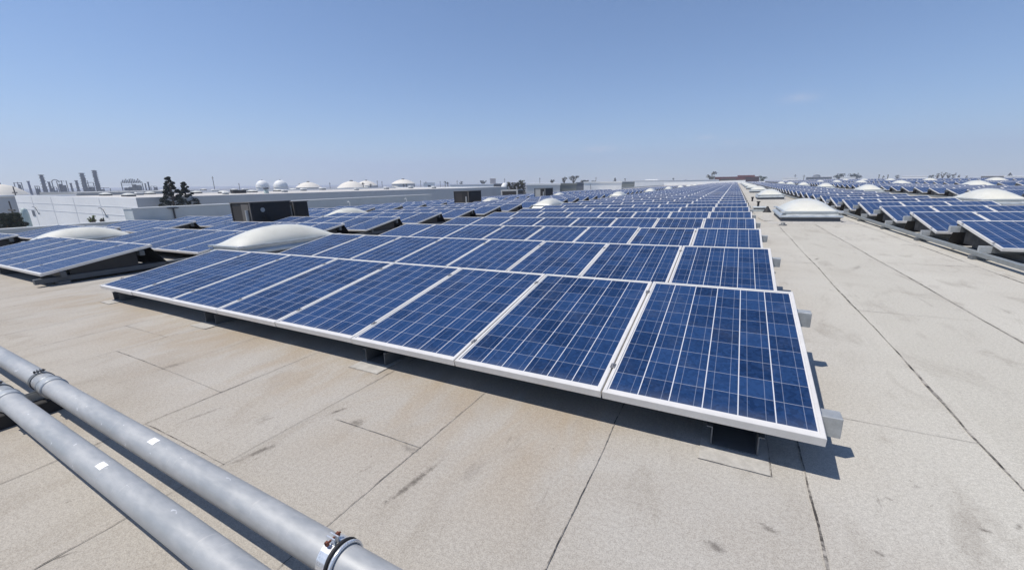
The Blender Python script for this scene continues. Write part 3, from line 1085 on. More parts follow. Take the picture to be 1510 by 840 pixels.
def pipe(y, r, label, joints, sticker_x, x0=-16.0, x1=3.0):
    t = thing('conduit_pipe', label, 'pipe', ROOF @ T(0, y, PZ), 'conduit pipes on the roof')
    m = MB()
    n = 60
    m.tube([(x0 + (x1 - x0) * i / n, 0, 0.0015 * math.sin(i * 0.9)) for i in range(n + 1)], r, 40)
    m.build('tube', M['pipe'], t)
    for jx in joints:
        m = MB()
        for dx in (-0.046, 0.046):
            m.tube([(jx + dx - 0.007, 0, 0), (jx + dx - 0.003, 0, 0), (jx + dx + 0.003, 0, 0), (jx + dx + 0.007, 0, 0)], [r + 0.001, r + 0.009, r + 0.009, r + 0.001], 40)
        m.tube([(jx - 0.044, 0, 0), (jx + 0.044, 0, 0)], r + 0.0055, 40)
        m.build('coupling', M['galv'], t)
    for sx in sticker_x:
        m = MB()
        k = 8
        a0, a1 = R(66), R(98)
        V = []
        for i in range(k):
            A, B = a0 + (a1 - a0) * i / k, a0 + (a1 - a0) * (i + 1) / k
            rr = r + 0.0012
            q = [(sx, A), (sx + 0.056, A), (sx + 0.056, B), (sx, B)]
            m.face([(x, -rr * math.cos(an), rr * math.sin(an)) for x, an in q], 0,
                   [((x - sx) / 0.056, (an - a0) / (a1 - a0)) for x, an in q])
        m.build('sticker', M['sticker'], t)
    return t


YU, YL, YT = -1.345, -1.525, -2.02
pipe(YU, PR, 'grey galvanised conduit pipe nearer the panels with a rusty bolted clamp', (-4.17,), (-2.735,))
pipe(YL, 0.053, 'grey galvanised conduit pipe farther from the panels with white label', (-4.17,), (-2.73,))
pipe(YT, 0.053, 'grey galvanised conduit pipe whose shadow shows in the near bottom corner', (-4.17,), ())


def strap_clamp(x, y, r, label, rusty=False):
    """two piece strut clamp: strap halves round the pipe, ears and bolt on top"""
    t = thing('pipe_clamp', label, 'clamp', ROOF @ T(x, y, PZ), 'clamps round the conduit pipes')
    for s in (-1, 1):
        m = MB()
        pr = []
        for i in range(13):
            an = R(8) + (math.pi - R(16)) * i / 12
            an = math.pi / 2 + s * (R(9) + (math.pi - R(30)) * i / 12)
            pr.append((math.cos(an), math.sin(an)))
        wd = 0.019
        rr0, rr1 = r + 0.001, r + 0.0055
        for (a, b), (c, d) in zip(pr, pr[1:]):
            for q in (((-wd, a * rr1, b * rr1), (wd, a * rr1, b * rr1), (wd, c * rr1, d * rr1), (-wd, c * rr1, d * rr1)),
                      ((-wd, a * rr0, b * rr0), (-wd, a * rr1, b * rr1), (-wd, c * rr1, d * rr1), (-wd, c * rr0, d * rr0)),
                      ((wd, a * rr1, b * rr1), (wd, a * rr0, b * rr0), (wd, c * rr0, d * rr0), (wd, c * rr1, d * rr1))):
                m.face(q, 0)
        a, b = pr[0]
        m.box(-wd, wd, a * rr0 - 0.004 * (s < 0), a * rr0 + 0.004 * (s > 0), b * rr0, b * rr0 + 0.026, 0)
        m.build('strap', M['bright_band'] if rusty else M['galv_dull_shaded'], t)
    m = MB()
    zb = r + 0.016
    m.tube([(0, -0.026, zb), (0, 0.028, zb)], 0.0036, 10)
    m.tube([(0, 0.014, zb), (0, 0.022, zb)], 0.0085, 6, smooth=False)
    m.tube([(0, -0.026, zb), (0, -0.018, zb)], 0.009, 6, smooth=False)
    m.build('bolt', M['rust'] if rusty else M['bolt'], t)
    if rusty:
        for dx in (0.028, 0.046):
            m = MB()
            N_ = 28
            m.tube([(dx, (r + 0.006) * math.cos(2 * math.pi * i / N_), (r + 0.006) * math.sin(2 * math.pi * i / N_)) for i in range(N_ + 1)], 0.0062, 8, cap=False)
            m.build('gasket_ring', M['black_rubber'] if dx < 0.04 else M['bright_band'], t)
    return t


strap_clamp(-4.36, YU, PR, 'dark strap clamp on the pipe nearer the panels, over the strut support')
strap_clamp(-4.36, YL, 0.053, 'dark strap clamp on the pipe farther from the panels')
strap_clamp(-1.475, YU, PR, 'bright strap clamp with rusty bolt on the nearer panel pipe', True)


def strut(x, label, yb=-1.30):
    t = thing('strut_support', label, 'support', ROOF @ T(x, 0, 0), 'strut supports under the pipes')
    m = MB(); m.box(-0.10, 0.10, -2.15, yb, 0.001, 0.085, 0, 0.006); m.build('rubber_base', M['black_rubber'], t)
    m = MB()
    m.box(-0.021, 0.021, -2.13, yb - 0.01, 0.086, 0.089)
    m.box(-0.021, -0.018, -2.13, yb - 0.01, 0.089, PZ - PR - 0.002)
    m.box(0.018, 0.021, -2.13, yb - 0.01, 0.089, PZ - PR - 0.002)
    m.build('strut_channel', M['galv'], t)
    return t


strut(-4.36, 'black block and steel strut under the pipes near the left edge')
strut(-1.475, 'steel strut support under the rusty bolted clamp', -1.262)

# ------------------------------------------------------------------ rooftop air conditioning units
def unit(name, label, x0, x1, y0, y1, z0, z1, kind):
    t = thing(name, label, 'roof unit', ROOF @ T(0, 0, 0), 'air conditioning units on the roof')
    m = MB(); m.box(x0, x1, y0, y1, 0.0, z0, 0); m.build('unit_curb', M['galv_dull_shaded'], t)
    m = MB(); m.box(x0, x1, y0, y1, z0, z1, 0, 0.01); m.build('casing', M['unit_brown'] if kind != 'grey' else M['unit_grey'], t)
    # lid
    m = MB(); m.box(x0 - 0.03, x1 + 0.03, y0 - 0.03, y1 + 0.03, z1, z1 + 0.03, 0); m.build('lid', M['unit_tan'], t)
    # dark coil on the side that looks over the arrays
    m = MB(); m.box(x1 + 0.001, x1 + 0.02, y0 + 0.06, y1 - 0.05, z0 + 0.02, z1 - 0.04)
    for i in range(10):
        z = z0 + 0.06 + (z1 - z0 - 0.14) * i / 9
        m.box(x1 + 0.02, x1 + 0.028, y0 + 0.07, y1 - 0.06, z, z + 0.012)
    m.build('coil', M['unit_black'], t)
    # front: corner posts, a door panel, control box
    for px in (x0 + 0.001, x1 - 0.07):
        m = MB(); m.box(px, px + 0.069, y0 - 0.022, y0 - 0.001, z0, z1 - 0.01); m.build('corner_post', M['unit_tan'] if px > x0 + .01 else M['unit_black'], t)
    m = MB(); m.box(x0 + 0.55 * (x1 - x0), x1 - 0.12, y0 - 0.016, y0 - 0.001, z0 + 0.05, z1 - 0.05); m.build('access_panel', M['unit_tan'] if kind == 'big' else M['unit_black'], t)
    m = MB(); m.tube([(x1 - 0.18, y0 - 0.07, z0 + 0.28), (x1 - 0.18, y0 - 0.07, z0 + 0.72)], 0.06, 12); m.build('filter_can', M['unit_grey'], t)
    if kind == 'big':
        m = MB(); m.tube([(x1 + 0.03, y0 + 0.42, z1 - 0.28), (x1 + 0.045, y0 + 0.42, z1 - 0.28)], 0.085, 16); m.build('service_cap', M['unit_grey'], t)
        m = MB()
        for i in range(5):
            m.tube([(x1 + 0.07, y0 + 0.35 + i * 0.06, z0 + 0.1), (x1 + 0.07, y0 + 0.35 + i * 0.06, z0 + 0.5 + 0.06 * (i % 2))], 0.015, 6)
        m.build('piping', M['unit_black'], t)
        m = MB(); m.tube([(x1 + 0.12, y0 + 0.55 + 0.12 * math.cos(a), z0 + 0.10 + 0.12 * math.sin(a)) for a in [i * math.pi / 8 for i in range(9)]], 0.022, 8); m.build('gooseneck', M['white_paint'], t)
    return t


unit('roof_unit', 'large dark brown roof unit standing before the grey wall', -17.95, -16.6, 6.9, 8.5, 0.12, 1.11, 'big')
unit('roof_unit', 'small dark slope fronted unit right behind the large brown one', -17.75, -16.9, 8.85, 9.5, 0.2, 1.06, 'small')
unit('roof_unit', 'dark roof unit with pale post before the end of the grey wall', -18.5, -17.2, 22.4, 24.05, 0.12, 1.20, 'mid')
unit('roof_unit', 'grey sided roof unit with black front before the pale grey building', -18.4, -17.2, 35.95, 37.9, 0.12, 1.17, 'grey')
t = thing('roof_unit', 'pale framed roof unit with dark opening before the dark hedge', 'roof unit', ROOF @ T(-27.0, 46.2, 0), 'air conditioning units on the roof')
m = MB(); m.box(-1.3, 1.3, 0.0, 1.6, 0.0, 1.1, 0, 0.01); m.build('casing', M['unit_grey'], t)
m = MB(); m.box(-1.05, 1.05, -0.03, -0.001, 0.25, 0.9); m.build('coil', M['unit_black'], t)
m = MB(); m.box(1.301, 1.33, 0.1, 1.5, 0.05, 1.0); m.build('side_panel', M['unit_brown'], t)


# ------------------------------------------------------------------ walls at the edge of this roof
def roof_wall(name, label, cat, x0, x1, y0, y1, z1, m_face, m_cap, cap=0.05, over=0.03):
    t = thing(name, label, cat, ROOF @ T(0, 0, 0))
    m = MB(); m.box(x0, x1, y0, y1, 0.0, z1 - cap); m.build('wall', m_face, t)
    m = MB(); m.box(x0 - over, x1 + over, y0 - over, y1 + over, z1 - cap, z1, 0, 0.008); m.build('coping', m_cap, t)
    return t


roof_wall('parapet_wall', 'low grey parapet with pale top at the left edge of the roof', 'parapet', -28.75, -28.4, -9.0, 7.2, 0.36, M['grey_stucco'], M['coping'])
gw = roof_wall('parapet_wall', 'long tall grey wall behind the left array with a dark downspout', 'wall', -29.4, -28.3, 7.32, 31.7, 0.98, M['grey_stucco'], M['coping'])
m = MB(); m.tube([(-28.24, 9.1, 0.9), (-28.24, 9.1, 0.04)], 0.045, 8); m.box(-28.29, -28.19, 8.85, 9.35, 0.86, 0.90); m.box(-28.29, -28.15, 8.95, 9.3, 0.01, 0.05)
m.build('downspout', M['bolt'], gw)
m = MB(); m.box(-28.27, -27.7, 7.4, 8.6, 0.02, 0.22, 0, 0.01)
tag(m.build('roof_curb', M['galv'], mw=ROOF), 'low grey metal curb at the foot of the tall wall corner', 'curb')
roof_wall('parapet_wall', 'low pale parapet beyond the tall grey wall', 'parapet', -28.75, -28.4, 31.8, 191.5, 0.30, M['grey_stucco'], M['coping'])
roof_wall('parapet_wall', 'white parapet across the far end of the solar roof', 'parapet', -28.4, 3.0, 191.2, 191.6, 1.15, M['white_paint'], M['white_paint'], over=0.0)
roof_wall('parapet_wall', 'low white parapet at the far end of the right hand arrays', 'parapet', 3.01, 30.9, 191.2, 191.6, 0.4, M['white_paint'], M['white_paint'], over=0.0)
for (x, y, lab) in ((-28.0, 21.0, 'white gooseneck vent pipe before the grey wall, beside the skylight'), (-28.0, 27.6, 'white gooseneck vent pipe before the grey wall near its end')):
    m = MB()
    m.tube([(0, 0, 0), (0, 0, 0.62)] + [(0.0, -0.09 + 0.09 * math.cos(a), 0.62 + 0.09 * math.sin(a)) for a in [i * math.pi / 6 for i in range(1, 7)]], 0.03, 8)
    tag(m.build('vent_pipe', M['white_paint'], mw=ROOF @ T(x, y, 0)), lab, 'vent pipe')


# ------------------------------------------------------------------ neighbouring buildings
def block(name, label, cat, x0, x1, y0, y1, z1, m_wall, m_roof, parapet=0.5, m_side=None, z0=GZ):
    """flat roofed building with a parapet rim"""
    t = thing(name, label, cat, T(0, 0, 0))
    w_ = MB()
    P = [(x0, y0), (x1, y0), (x1, y1), (x0, y1)]
    for i in range(4):
        a, b = P[i], P[(i + 1) % 4]
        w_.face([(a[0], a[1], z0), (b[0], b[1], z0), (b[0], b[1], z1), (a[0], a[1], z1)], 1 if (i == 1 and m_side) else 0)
    th = 0.3
    I = [(x0 + th, y0 + th), (x1 - th, y0 + th), (x1 - th, y1 - th), (x0 + th, y1 - th)]
    for i in range(4):
        j = (i + 1) % 4
        w_.face([(P[i][0], P[i][1], z1), (P[j][0], P[j][1], z1), (I[j][0], I[j][1], z1), (I[i][0], I[i][1], z1)], 0)
        w_.face([(I[i][0], I[i][1], z1), (I[j][0], I[j][1], z1), (I[j][0], I[j][1], z1 - parapet), (I[i][0], I[i][1], z1 - parapet)], 0)
    w_.build('wall', [m_wall, m_side or m_wall], t)
    m = MB()
    m.face([(p[0], p[1], z1 - parapet) for p in I])
    m.build('roof', m_roof, t)
    return t


NX = -50.0
c0 = on_x(200, 291.5, NX)
c1 = on_x(750, 275.2, NX)
cL = on_y(22, 290.5, c0.y)
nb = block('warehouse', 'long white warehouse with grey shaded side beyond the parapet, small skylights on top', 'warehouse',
           cL.x, NX, c0.y, c1.y, c0.z, M['tilt_up'], M['far_roof'], 0.25, M['grey_panel'])  # grey side colour carries the shade on this white building's flank
m = MB()
for dz in (0.9, 1.75):
    m.box(cL.x + 0.2, NX - 0.2, c0.y - 0.02, c0.y - 0.004, c0.z - dz - 0.04, c0.z - dz)
nx = cL.x + 7.0
while nx < NX - 2:
    m.box(nx - 0.02, nx + 0.02, c0.y - 0.022, c0.y - 0.004, GZ, c0.z - 0.1)
    nx += 7.3
m.build('wall_joint', M['joint'], nb)
for px, py in ((55, 305), (155, 307)):
    p = on_y(px, py, c0.y)
    m = MB()
    m.tube([(p.x - 0.9, p.y - 0.25, p.z), (p.x - 0.3, p.y - 0.28, p.z + 0.03), (p.x, p.y - 0.2, p.z - 0.12), (p.x + 0.25, p.y - 0.08, p.z - 0.95)], 0.035, 6)
    m.build('lamp_bracket', M['refinery_pale'], nb)
p = on_y(49.5, 313, c0.y)
m = MB(); m.box(p.x - 0.5, p.x + 0.5, p.y - 0.04, p.y - 0.003, p.z - 0.5, p.z + 0.25); m.build('louvre', M['slate_wall'], nb)
# raised part and things on its roof
a, b = on_y(58, 283.5, c0.y + 6), on_y(112, 282, c0.y + 6)
block('rooftop_block', 'grey shaded raised block with white top on the white warehouse roof', 'roof block', a.x, b.x, c0.y + 6, c0.y + 22, a.z, M['unit_grey'], M['white_paint'], 0.1, z0=c0.z - 0.26)  # grey wall colour stands in for shade on the block's face
roofz = c0.z - 0.25
hv = 0


def on_roof(px, py, z):
    d = ray(px, py)
    return CP + d * ((z - CP.z) / d.z)


nb0 = None
places = [(122, 287.3, 'nearest the raised block'), (156, 287.8, 'above the middle of the white wall'), (186, 284.6, 'above the wall corner, farther one'), (190, 289.0, 'above the wall corner, nearer one'),
          (221, 285.8, 'just left of the conifer pair'), (290, 284.5, 'just right of the conifer pair'), (330, 284.3, 'left of the small rooftop unit'), (372, 283.0, 'right of the small rooftop unit'),
          (300, 280.0, 'in the far row by the conifers'), (345, 280.2, 'in the far row above the brown unit'), (432, 280.0, 'before the first low domed tank'), (502, 278.2, 'before the widest domed tank'),
          (540, 277.0, 'before the palm trees'), (584, 276.0, 'before the straight sided tank'), (240, 281.2, 'hidden partly by conifers'), (410, 281.6, 'before the round white tanks')]
for i, (px, py, wh) in enumerate(places):
    p = on_roof(px, py + 0.6, roofz)
    dist = (p - CP).length
    if p.x > NX - 2 or p.y > c1.y - 2:
        p.x = min(p.x, NX - 3)
    lab = 'small white skylight on the warehouse roof, ' + wh
    mw = T(p.x, p.y, roofz) @ Matrix.Rotation(math.pi / 2, 4, 'Z') @ Matrix.Diagonal((0.62, 0.62, 0.62, 1.0))
    if nb0 is None:
        nb0 = thing('skylight', lab, 'skylight', mw, 'skylights on the white warehouse')
        m = MB(); m.box(-0.75, 0.75, -1.5, 1.5, 0.0, 0.38); q1 = m.build('curb', M['curb_dark'], nb0)
        m = MB()
        V = []
        Fc = []
        for jj in range(9):
            for ii in range(7):
                u, v = ii / 3 - 1, jj / 4 - 1
                V.append((u * 0.85, v * 1.6, 0.38 + 0.34 * (1 - u * u) ** 0.7 * (1 - v * v) ** 0.7))
        for jj in range(8):
            for ii in range(6):
                k = jj * 7 + ii
                Fc.append((k, k + 1, k + 8, k + 7))
        m.indexed(V, Fc, 0, True)
        m.box(-0.87, 0.87, -1.62, 1.62, 0.34, 0.379)
        q2 = m.build('dome', M['dome'], nb0)
    else:
        copy_thing(nb0, mw, lab, [q1, q2])
rw = block('warehouse', 'pale flat roofed warehouse beyond the right hand arrays, dotted with white domes', 'warehouse', 33.0, 150.0, 40.0, 196.0, 0.75, M['tilt_up'], M['far_roof'], 0.2)
for (px, py, wh) in ((1330, 261.6, 'left before the long white hall'), (1352, 262.4, 'right before the long white hall'), (1388, 261.4, 'before the right hand grove'),
                     (1432, 262.6, 'before the low grey brown building'), (1466, 262.0, 'under the low grey brown building'), (1498, 263.2, 'by the right photo edge'), (1412, 264.4, 'nearest on that roof')):
    p = on_roof(px, py, 0.56)
    copy_thing(nb0, T(p.x, p.y, 0.56), 'white dome on the pale warehouse roof, ' + wh, [q1, q2])['group'] = 'domes on the pale warehouse'
vb = None
for (px, py, sz) in ((138, 285.5, .5), (168, 286.4, .4), (206, 287.6, .5), (232, 283.4, .5), (318, 283.0, .6), (333, 286.6, .4), (362, 281.2, .6), (420, 283.4, .5),
                     (448, 281.4, .6), (476, 280.2, .7), (526, 280.4, .5), (570, 279.0, .6), (606, 277.6, .7), (640, 277.6, .6), (680, 276.6, .7)):
    p = on_roof(px, py, roofz)
    if p.x > NX - 1 or p.y > c1.y - 1:
        continue
    mw = T(p.x, p.y, roofz) @ Matrix.Diagonal((sz, sz, sz, 1))
    lab = 'small pale vent box on the white warehouse roof'
    if vb is None:
        vb = thing('roof_vent', lab, 'vent', mw, 'vent boxes on the white warehouse')
        m = MB(); m.box(-0.6, 0.6, -0.8, 0.8, 0, 0.55); va = m.build('vent_base', M['unit_grey'], vb)
        m = MB(); m.box(-0.75, 0.75, -0.95, 0.95, 0.55, 0.85, 0, 0.1); vc = m.build('vent_hood', M['white_paint'], vb)
    else:
        copy_thing(vb, mw, lab, [va, vc])
# small unit on that roof
p = on_roof(352, 285.5, roofz)
t = thing('roof_unit', 'small brown unit on the white warehouse roof above the large brown one', 'roof unit', T(p.x, p.y, roofz))
m = MB(); m.box(-0.4, 0.4, -1.0, 1.0, 0.05, 0.55); m.build('casing', M['unit_brown'], t)
m = MB(); m.box(0.401, 0.43, -0.85, -0.1, 0.12, 0.48); m.box(0.401, 0.43, 0.12, 0.85, 0.12, 0.48); m.build('coil', M['unit_black'], t)
p = on_roof(393, 285, roofz)
t = thing('roof_vent', 'green grey turbine vent on the white warehouse roof below the round tanks', 'vent', T(p.x, p.y, roofz))
m = MB(); m.lathe([(0.34, 0), (0.34, 0.4), (0.24, 0.45), (0.24, 0.6)], 12); m.build('stack', M['tank_green'], t)
m = MB(); m.lathe([(0.24, 0.6), (0.42, 0.7), (0.38, 0.88), (0.0, 0.98)], 12); m.build('turbine', M['slate_wall'], t)
# tank beside the white wall, and plants along its foot seen over the parapet
p = at(41.5, 331, 58)
q = at(41.5, 306.5, 58)
t = thing('storage_tank', 'pale green upright tank beside the white warehouse wall', 'tank', T(p.x, p.y, 0))
rr = (at(48, 320, 58) - at(35, 320, 58)).length / 2
m = MB(); m.lathe([(rr, GZ), (rr, q.z - 0.5), (rr * 0.8, q.z - 0.15), (rr * 0.3, q.z), (0, q.z)], 20); m.build('shell', M['tank_green'], t)
m = MB(); m.box(-rr * 1.2, rr * 1.2, -rr * 1.2, rr * 1.2, p.z - 0.8, p.z - 0.3); m.build('platform', M['white_paint'], t)


# ------------------------------------------------------------------ trees
def crown_mb(mb, clumps, n, size, flat=0.8):
    for (cx, cy, cz, cr) in clumps:
        for _ in range(n):
            while True:
                d = Vector((random.uniform(-1, 1), random.uniform(-1, 1), random.uniform(-1, 1)))
                if d.length < 1:
                    break
            p = Vector((cx, cy, cz)) + Vector((d.x * cr, d.y * cr, d.z * cr * flat))
            s = size * random.uniform(0.6, 1.4)
            a = Vector((random.gauss(0, 1), random.gauss(0, 1), random.gauss(0, 0.6))).normalized()
            b = a.cross(Vector((random.gauss(0, 1), random.gauss(0, 1), random.gauss(0, 1)))).normalized()
            mb.face([p - a * s, p + b * s * 0.45, p + a * s, p - b * s * 0.45])
    return mb


def tree(name, label, px, py_top, px_w, dist, style, m_leaf, group=None, leaves=70, py_low=None):
    """trunk on the ground, crown as tall as the photo shows it"""
    top = at(px, py_top, dist)
    l_, r_ = at(px - px_w / 2, py_top, dist), at(px + px_w / 2, py_top, dist)
    W = (r_ - l_).length
    H = top.z - GZ
    t = thing(name, label, 'palm' if 'palm' in name else ('shrub' if 'shrub' in name else 'tree'), T(top.x, top.y, GZ), group)
    tk, cr = MB(), MB()
    if style == 'palm':
        tk.tube([(0, 0, 0), (0.1, 0, H * 0.5), (0, 0, H - W * 0.35)], [0.32, 0.24, 0.2], 7)
        for i in range(26):
            an = random.uniform(0, 6.28)
            el = random.uniform(-0.7, 1.1)
            pts = []
            for k in range(5):
                u = k / 4
                rad = W * 0.5 * u * math.cos(el * (1 - 0.3 * u))
                pts.append(Vector((math.cos(an) * rad, math.sin(an) * rad, H - W * 0.35 + W * 0.42 * math.sin(el) * u - W * 0.28 * u * u)))
            s = Vector((-math.sin(an), math.cos(an), 0)) * W * 0.05
            for k in range(4):
                w0, w1 = (1 - abs(k / 4 - 0.4)), (1 - abs((k + 1) / 4 - 0.4)) * (0.1 if k == 3 else 1)
                cr.face([pts[k] - s * w0, pts[k + 1] - s * w1, pts[k + 1] + s * w1, pts[k] + s * w0])
    else:
        ch = H - (at(px, py_low, dist).z - GZ if py_low else H * 0.35)
        cl = []
        tk.tube([(0, 0, 0), (W * 0.02, 0, H * 0.4), (0, W * 0.02, H * 0.75), (0, 0, H * 0.95)], [W * 0.05 + 0.1, W * 0.04 + 0.08, W * 0.025 + 0.04, 0.03], 7)
        if style == 'conifer':
            n = 30
            for i in range(n):
                u = i / (n - 1)
                rad = W * 0.46 * (0.16 + 0.9 * (1 - u) ** 0.8) * random.uniform(0.5, 1.05)
                an = i * 2.4 + random.uniform(-.5, .5)
                z = H - ch + ch * u * 0.95
                cl.append((rad * math.cos(an), rad * math.sin(an), z, W * (0.06 + 0.10 * (1 - u)) * random.uniform(0.8, 1.3)))
                tk.tube([(0, 0, z - W * 0.08), (rad * math.cos(an), rad * math.sin(an), z)], [0.06, 0.02], 5)
            cl.append((0, 0, H - W * 0.08, W * 0.07))
        elif style == 'open':
            for i in range(11):
                an = i * 2.4
                rad = W * random.uniform(0.12, 0.42)
                z = H - ch * random.uniform(0.08, 0.75)
                cl.append((rad * math.cos(an), rad * math.sin(an), z, W * random.uniform(0.09, 0.17)))
                tk.tube([(0, 0, H - ch * 1.05), (rad * 0.5 * math.cos(an), rad * 0.5 * math.sin(an), (z + H - ch) / 2), (rad * math.cos(an), rad * math.sin(an), z)], [0.12, 0.08, 0.03], 5)
        else:
            for i in range(44 if 'shrub' in name else 16):
                an = i * 2.4
                rad = W * 0.40 * math.sqrt(random.random())
                z = H - ch * random.uniform(0.12, 0.95)
                cl.append((rad * math.cos(an), rad * math.sin(an), z, W * random.uniform(0.12, 0.22)))
                tk.tube([(0, 0, max(0.1, z - W * 0.3)), (rad * math.cos(an), rad * math.sin(an), z)], [0.08, 0.03], 5)
        crown_mb(cr, cl, leaves, W * (0.028 if leaves > 100 else 0.045))
    tk.build('trunk', M['bark'], t)
    cr.build('crown', m_leaf, t)
    return t


tree('conifer_tree', 'taller dark conifer of the pair standing behind the grey wall', 247, 260, 42, 52, 'conifer', M['leaf_conifer'], leaves=300, py_low=306)
tree('conifer_tree', 'shorter dark conifer of the pair, beside the taller one', 270, 267.5, 33, 54, 'conifer', M['leaf_conifer'], leaves=300, py_low=305)
tree('conifer_tree', 'tiny dark conifer tip showing over the grey wall', 292, 294, 9, 50, 'conifer', M['leaf_conifer'], leaves=60, py_low=306)
for i, (px, py, wd, lab) in enumerate(((2, 309, 34, 'dark green shrub at the photo edge over the parapet'), (21, 310.5, 32, 'dark green shrub next to the pale green tank'))):
    tree('shrub', lab, px, py, wd, 40, 'round', M['leaf_shrub'], 'shrubs beyond the parapet', 260, py_low=345)
tree('shrub', 'yellow green bush tips peeking over the parapet by the white wall', 134, 316.5, 17, 46, 'open', M['leaf_lime'], leaves=60, py_low=330)
tree('shrub', 'thin yellow green twigs over the parapet beside the bush', 150, 320, 12, 46, 'open', M['leaf_lime'], leaves=18, py_low=330)

# far trees on the skyline: pixel, top, width, distance, style, leaf
far_trees = [
    ('palm_tree', 'dark palm before the widest pale dome', 535, 267.5, 7, 260, 'palm', 'leaf_conifer'),
    ('palm_tree', 'dark palm at the right edge of the widest dome', 546, 269.2, 7, 260, 'palm', 'leaf_conifer'),
    ('palm_tree', 'left dark palm before the straight sided tank', 595, 270, 5, 260, 'palm', 'leaf_conifer'),
    ('palm_tree', 'right dark palm before the straight sided tank', 599, 269.5, 5, 260, 'palm', 'leaf_conifer'),
    ('palm_tree', 'taller palm of two beside the white hall', 656, 265.5, 6, 260, 'palm', 'leaf_conifer'),
    ('palm_tree', 'shorter palm of two beside the white hall', 660, 267, 6, 260, 'palm', 'leaf_conifer'),
    ('round_tree', 'lone dark round tree between palms and pink tower', 680, 267.5, 6, 250, 'round', 'leaf_conifer'),
    ('round_tree', 'flat dark tree just before the pink tower', 712, 266.5, 13, 250, 'open', 'leaf_conifer'),
    ('round_tree', 'spiky dark palm like tree above the brown hedge', 768, 265.3, 11, 95, 'open', 'leaf_green'),
    ('round_tree', 'sparse grey tree over the pale grey building', 814, 264.5, 9, 170, 'open', 'leaf_grey'),
    ('round_tree', 'thin airy grey tree left of the tall one', 832, 261, 12, 190, 'open', 'leaf_grey'),
    ('round_tree', 'tall clumpy grey green tree on the skyline', 846, 257.5, 16, 190, 'open', 'leaf_grey'),
    ('round_tree', 'dark bushy tree above the slate building', 862, 266.2, 14, 190, 'round', 'leaf_conifer'),
    ('round_tree', 'small dark bush top above the white building end', 875, 266.3, 7, 190, 'round', 'leaf_conifer'),
    ('conifer_tree', 'small black cone shaped tree over the white building', 907, 262, 6, 230, 'conifer', 'leaf_conifer'),
    ('palm_tree', 'tiny palm right of the cone shaped tree', 922, 262, 4, 260, 'palm', 'leaf_conifer'),
    ('palm_tree', 'tiny dark palm over the far white roof', 993, 261.3, 5, 330, 'palm', 'leaf_conifer'),
    ('round_tree', 'tiny dark bush over the far white roof', 1011, 264, 5, 330, 'round', 'leaf_conifer'),
    ('round_tree', 'twisted bare limbed tree left of the rust red building', 1050, 252.8, 22, 240, 'open', 'leaf_grey'),
    ('round_tree', 'bright green bush right of the rust red building', 1125, 259.3, 15, 240, 'round', 'leaf_green'),
    ('round_tree', 'left clump of the long dark tree belt', 1238, 256.3, 20, 330, 'round', 'leaf_conifer'),
    ('round_tree', 'right higher clump of the long dark tree belt', 1262, 255, 22, 330, 'round', 'leaf_conifer'),
    ('palm_tree', 'thin dark palm right of the tree belt', 1297, 256.5, 4, 330, 'palm', 'leaf_conifer'),
    ('round_tree', 'pale round tree between the thin palms', 1303, 257.5, 5, 330, 'round', 'leaf_grey'),
    ('palm_tree', 'thin dark palm left of the flat dark tree', 1310, 256.8, 4, 330, 'palm', 'leaf_conifer'),
    ('round_tree', 'flat dark tree left of the long white hall', 1324, 258, 9, 330, 'round', 'leaf_conifer'),
    ('round_tree', 'low dark tree at the right end of the long white hall', 1374, 257.4, 12, 330, 'round', 'leaf_conifer'),
    ('round_tree', 'small spiky tree starting the right hand grove', 1384, 254.8, 8, 300, 'open', 'leaf_conifer'),
    ('round_tree', 'tallest airy tree of the right hand grove', 1392, 253.2, 11, 300, 'open', 'leaf_grey'),
    ('round_tree', 'leaning dark tree of the right hand grove', 1400, 255, 9, 300, 'open', 'leaf_conifer'),
    ('round_tree', 'dense black tree of the right hand grove', 1407, 254.6, 9, 300, 'round', 'leaf_conifer'),
    ('round_tree', 'slim airy tree after the right hand grove', 1415, 256.4, 5, 300, 'open', 'leaf_grey'),
    ('round_tree', 'small dark bush after the right hand grove', 1426, 258.6, 5, 300, 'round', 'leaf_conifer'),
    ('conifer_tree', 'dark pointed tree over the white hall at far right', 1490, 254.6, 10, 300, 'conifer', 'leaf_conifer'),
]
for nm, lab, px, py, wd, dist, st, lf in far_trees:
    hz = 268.9 + (755 - px) * 0.0114
    tree(nm, lab, px, py, wd, dist, st, M[lf], 'trees on the skyline', 34, py_low=hz + 2)
# dark hedge row left of the pale building
for i, px in enumerate((752, 758.5, 765, 771)):
    tree('hedge_shrub', ('leftmost', 'second', 'third', 'rightmost')[i] + ' bush of the brown green hedge beside the pale grey building', px, 266.6 + (i % 2) * 0.7, 10.5, 92, 'round', M['leaf_olive'], 'brown green hedge bushes', 170, py_low=289)


# ------------------------------------------------------------------ far buildings
def px_block(name, label, cat, pl, pr, pt, dist, depth, m_wall, m_roof, z0=GZ, lid=None):
    """building whose camera-facing front runs between two photo pixels at a distance"""
    a, b = at(pl, pt, dist), at(pr, pt, dist)
    mid = (a + b) / 2
    d = Vector((b.x - a.x, b.y - a.y, 0))
    W = d.length
    ang = math.atan2(d.y, d.x)
    t = thing(name, label, cat, T(mid.x, mid.y, 0) @ Matrix.Rotation(ang, 4, 'Z'))
    m = MB(); m.box(-W / 2, W / 2, 0, depth, z0, mid.z - 0.3); m.build('wall', m_wall, t)
    m = MB(); m.box(-W / 2 - 0.1, W / 2 + 0.1, -0.1, depth + 0.1, mid.z - 0.3, mid.z); m.build('roof', m_roof, t)
    return t, W, mid.z


